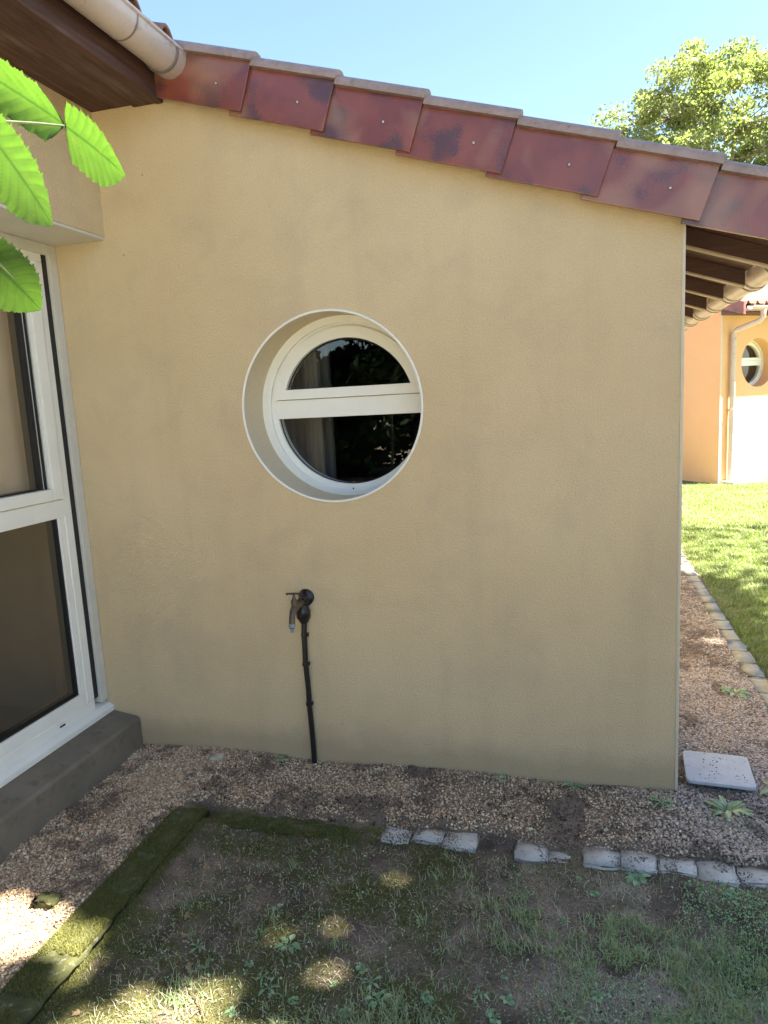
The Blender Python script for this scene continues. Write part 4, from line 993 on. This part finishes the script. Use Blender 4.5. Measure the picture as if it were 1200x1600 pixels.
# ------------------------------------------------------------ hazel sprig beside the camera
def m_hazel():
    m = bpy.data.materials.new('hazel_leaf'); m.use_nodes = True; t = m.node_tree; p = t.nodes['Principled BSDF']; out = t.nodes['Material Output']
    a = N(t, 'ShaderNodeAttribute'); a.attribute_name = 'tint'
    c = mix(t, 1.0, a.outputs['Color'], ramp(t, noise(t, 60, 3), [(.3, G3(.85)), (.7, G3(1.05))]), 'MULTIPLY')
    bl = ramp(t, noise(t, 140, 3, .6), [(.64, G3(0)), (.70, G3(1))]); c = mix(t, math_(t, 'MULTIPLY', bl, .5), c, (.10, .09, .02))
    t.links.new(c, p.inputs['Base Color']); setp(p, Roughness=.42)
    tr = N(t, 'ShaderNodeBsdfTranslucent'); t.links.new(mix(t, 1.0, c, (1.3, 1.5, .8), 'MULTIPLY'), tr.inputs[0])
    ms = N(t, 'ShaderNodeMixShader'); ms.inputs[0].default_value = .6; t.links.new(p.outputs[0], ms.inputs[1]); t.links.new(tr.outputs[0], ms.inputs[2]); t.links.new(ms.outputs[0], out.inputs[0]); return m
M['hazel'] = m_hazel(); M['petiole'] = m_plain('hairy_green_twig', (.22, .27, .15), .6, .3, 80, .4)
HZ = tag(empty('hazel_branch', (-1.5, -2.6, 0)), 'hazel branch with toothed bright green leaves hanging in at upper left', 'branch')
def hazel_leaf(base, tip, nrm, wl, wr, seed, cup=.12):
    r = random.Random(seed); B = Vector(base); T = Vector(tip); d = T-B; L = d.length; d.normalize(); nn = Vector(nrm).normalized(); s = d.cross(nn).normalized(); nn = s.cross(d).normalized()
    nt_, ns = 90, 12; vs = []; fs = []; tint = []
    def wid(t_): return (min(1, t_/.10)**.5)*(1.0 if t_ < .55 else 1-((t_-.55)/.45)**2.1)*(.86+.14*math.sin(math.pi*min(1, t_*1.3))) if 0 < t_ < 1 else 0.0
    for i in range(nt_+1):
        t_ = i/nt_
        w0 = wid(t_)
        ser = 1-.10*((t_*9) % 1-.5)-.09*((t_*36) % 1-.5) if .06 < t_ < .985 else 1
        for j in range(-ns, ns+1):
            q = j/ns; W_ = (wr if q > 0 else wl)*w0*(ser if abs(q) > .99 else (1+(ser-1)*max(0, abs(q)-.7)/.3))
            # side veins run forward towards the margin
            vph = (t_-abs(q)*.20)*8.5; vd = abs(vph-round(vph))
            pleat = math.cos(vph*2*math.pi)*.00035*math.sin(math.pi*t_)*min(1, abs(q)*3)
            tt = t_+abs(q)*.035*(1-t_)
            pos = B+d*(L*tt)+s*(W_*q)+nn*(-cup*L*(q*q)*.55*w0-.10*L*t_*t_+pleat)
            vs.append(pos)
            vein = max(0, 1-vd*9)*.6*(1 if 0.03 < t_ < .97 else 0); mid = max(0, 1-abs(q)*11)
            sub = .12*abs(math.sin(abs(q)*40+vph*3))
            k_ = max(vein, mid); c1 = (.055, .105, .018); c2 = (.020, .052, .010)
            f_ = min(1, k_*.85+sub); tint.append(tuple(c1[z]*(1-f_)+c2[z]*f_ for z in range(3)))
    n_ = 2*ns+1
    for i in range(nt_):
        for j in range(n_-1): fs.append((i*n_+j, i*n_+j+1, (i+1)*n_+j+1, (i+1)*n_+j))
    o = fastmesh('leaf', [tuple(v-HZ.location) for v in vs], fs, 'hazel', np.array(tint), HZ, True); return o
def hz_obj(mb, name, m, smooth=True):
    mb.v = [Vector(v)-HZ.location for v in mb.v]; return mb.build(name, m, HZ, smooth=smooth)
nh = (-.45, .25, .80)
hazel_leaf((-.623, -1.851, 1.918), (-.784, -1.852, 2.043), (.3, .6, .4), .045, .034, 1)
hazel_leaf((-.559, -1.9406, 1.8796), (-.4850, -1.9303, 1.8230), (.3, .6, .45), .041, .041, 2)
hazel_leaf((-.506, -2.122, 1.811), (-.462, -2.089, 1.731), (.3, .8, .5), .043, .043, 3)
hazel_leaf((-.605, -2.043, 1.730), (-.5667, -1.9972, 1.6743), (.1, .75, .65), .052, .052, 4)
mb = MB()
mb.tube([(-1.5, -2.6, -.1), (-1.48, -2.56, .9), (-1.42, -2.45, 1.7), (-1.25, -2.30, 1.95), (-.98, -2.08, 1.965), (-.8183, -1.9519, 1.928), (-.70, -1.957, 1.902), (-.6294, -1.9587, 1.8876), (-.5872, -1.9478, 1.8832), (-.558, -1.941, 1.879)], [.016, .014, .010, .006, .004, .0026, .0021, .0018, .0014, .0008], 9)
mb.tube([(-1.42, -2.45, 1.7), (-1.1, -2.20, 1.86), (-.80, -2.06, 1.80), (-.68, -2.06, 1.762), (-.62, -2.055, 1.745), (-.5847, -2.0422, 1.7188), (-.574, -2.030, 1.700)], [.008, .005, .003, .0022, .0018, .0015, .0009], 8)
mb.tube([(-.70, -1.957, 1.902), (-.62, -2.04, 1.87), (-.506, -2.122, 1.811)], [.0018, .0014, .001], 6)
mb.tube([(-.6294, -1.9587, 1.8876), (-.628, -1.90, 1.905), (-.623, -1.851, 1.918)], [.0014, .0012, .0009], 6)
hz_obj(mb, 'twig', 'petiole')
def hz_leafcopies():
    rz_h = random.Random(4); src = [o for o in HZ.children if o.name.startswith('leaf')]
    for k, (x, y, z) in enumerate(((-1.00, -2.15, 1.99), (-1.12, -2.24, 1.93), (-.90, -2.12, 1.86), (-1.05, -2.22, 1.84), (-1.22, -2.34, 1.98))):
        s_ = src[k % len(src)]; q = s_.copy(); COL.objects.link(q); q.parent = HZ
        cen = Vector((-.6, -1.96, 1.83)); rot = Matrix.Rotation(rz_h.uniform(-1, 1), 4, 'Z')
        q.matrix_local = Matrix.Translation(Vector((x, y, z))-HZ.location) @ rot @ Matrix.Translation(-(cen-HZ.location))
hz_leafcopies()
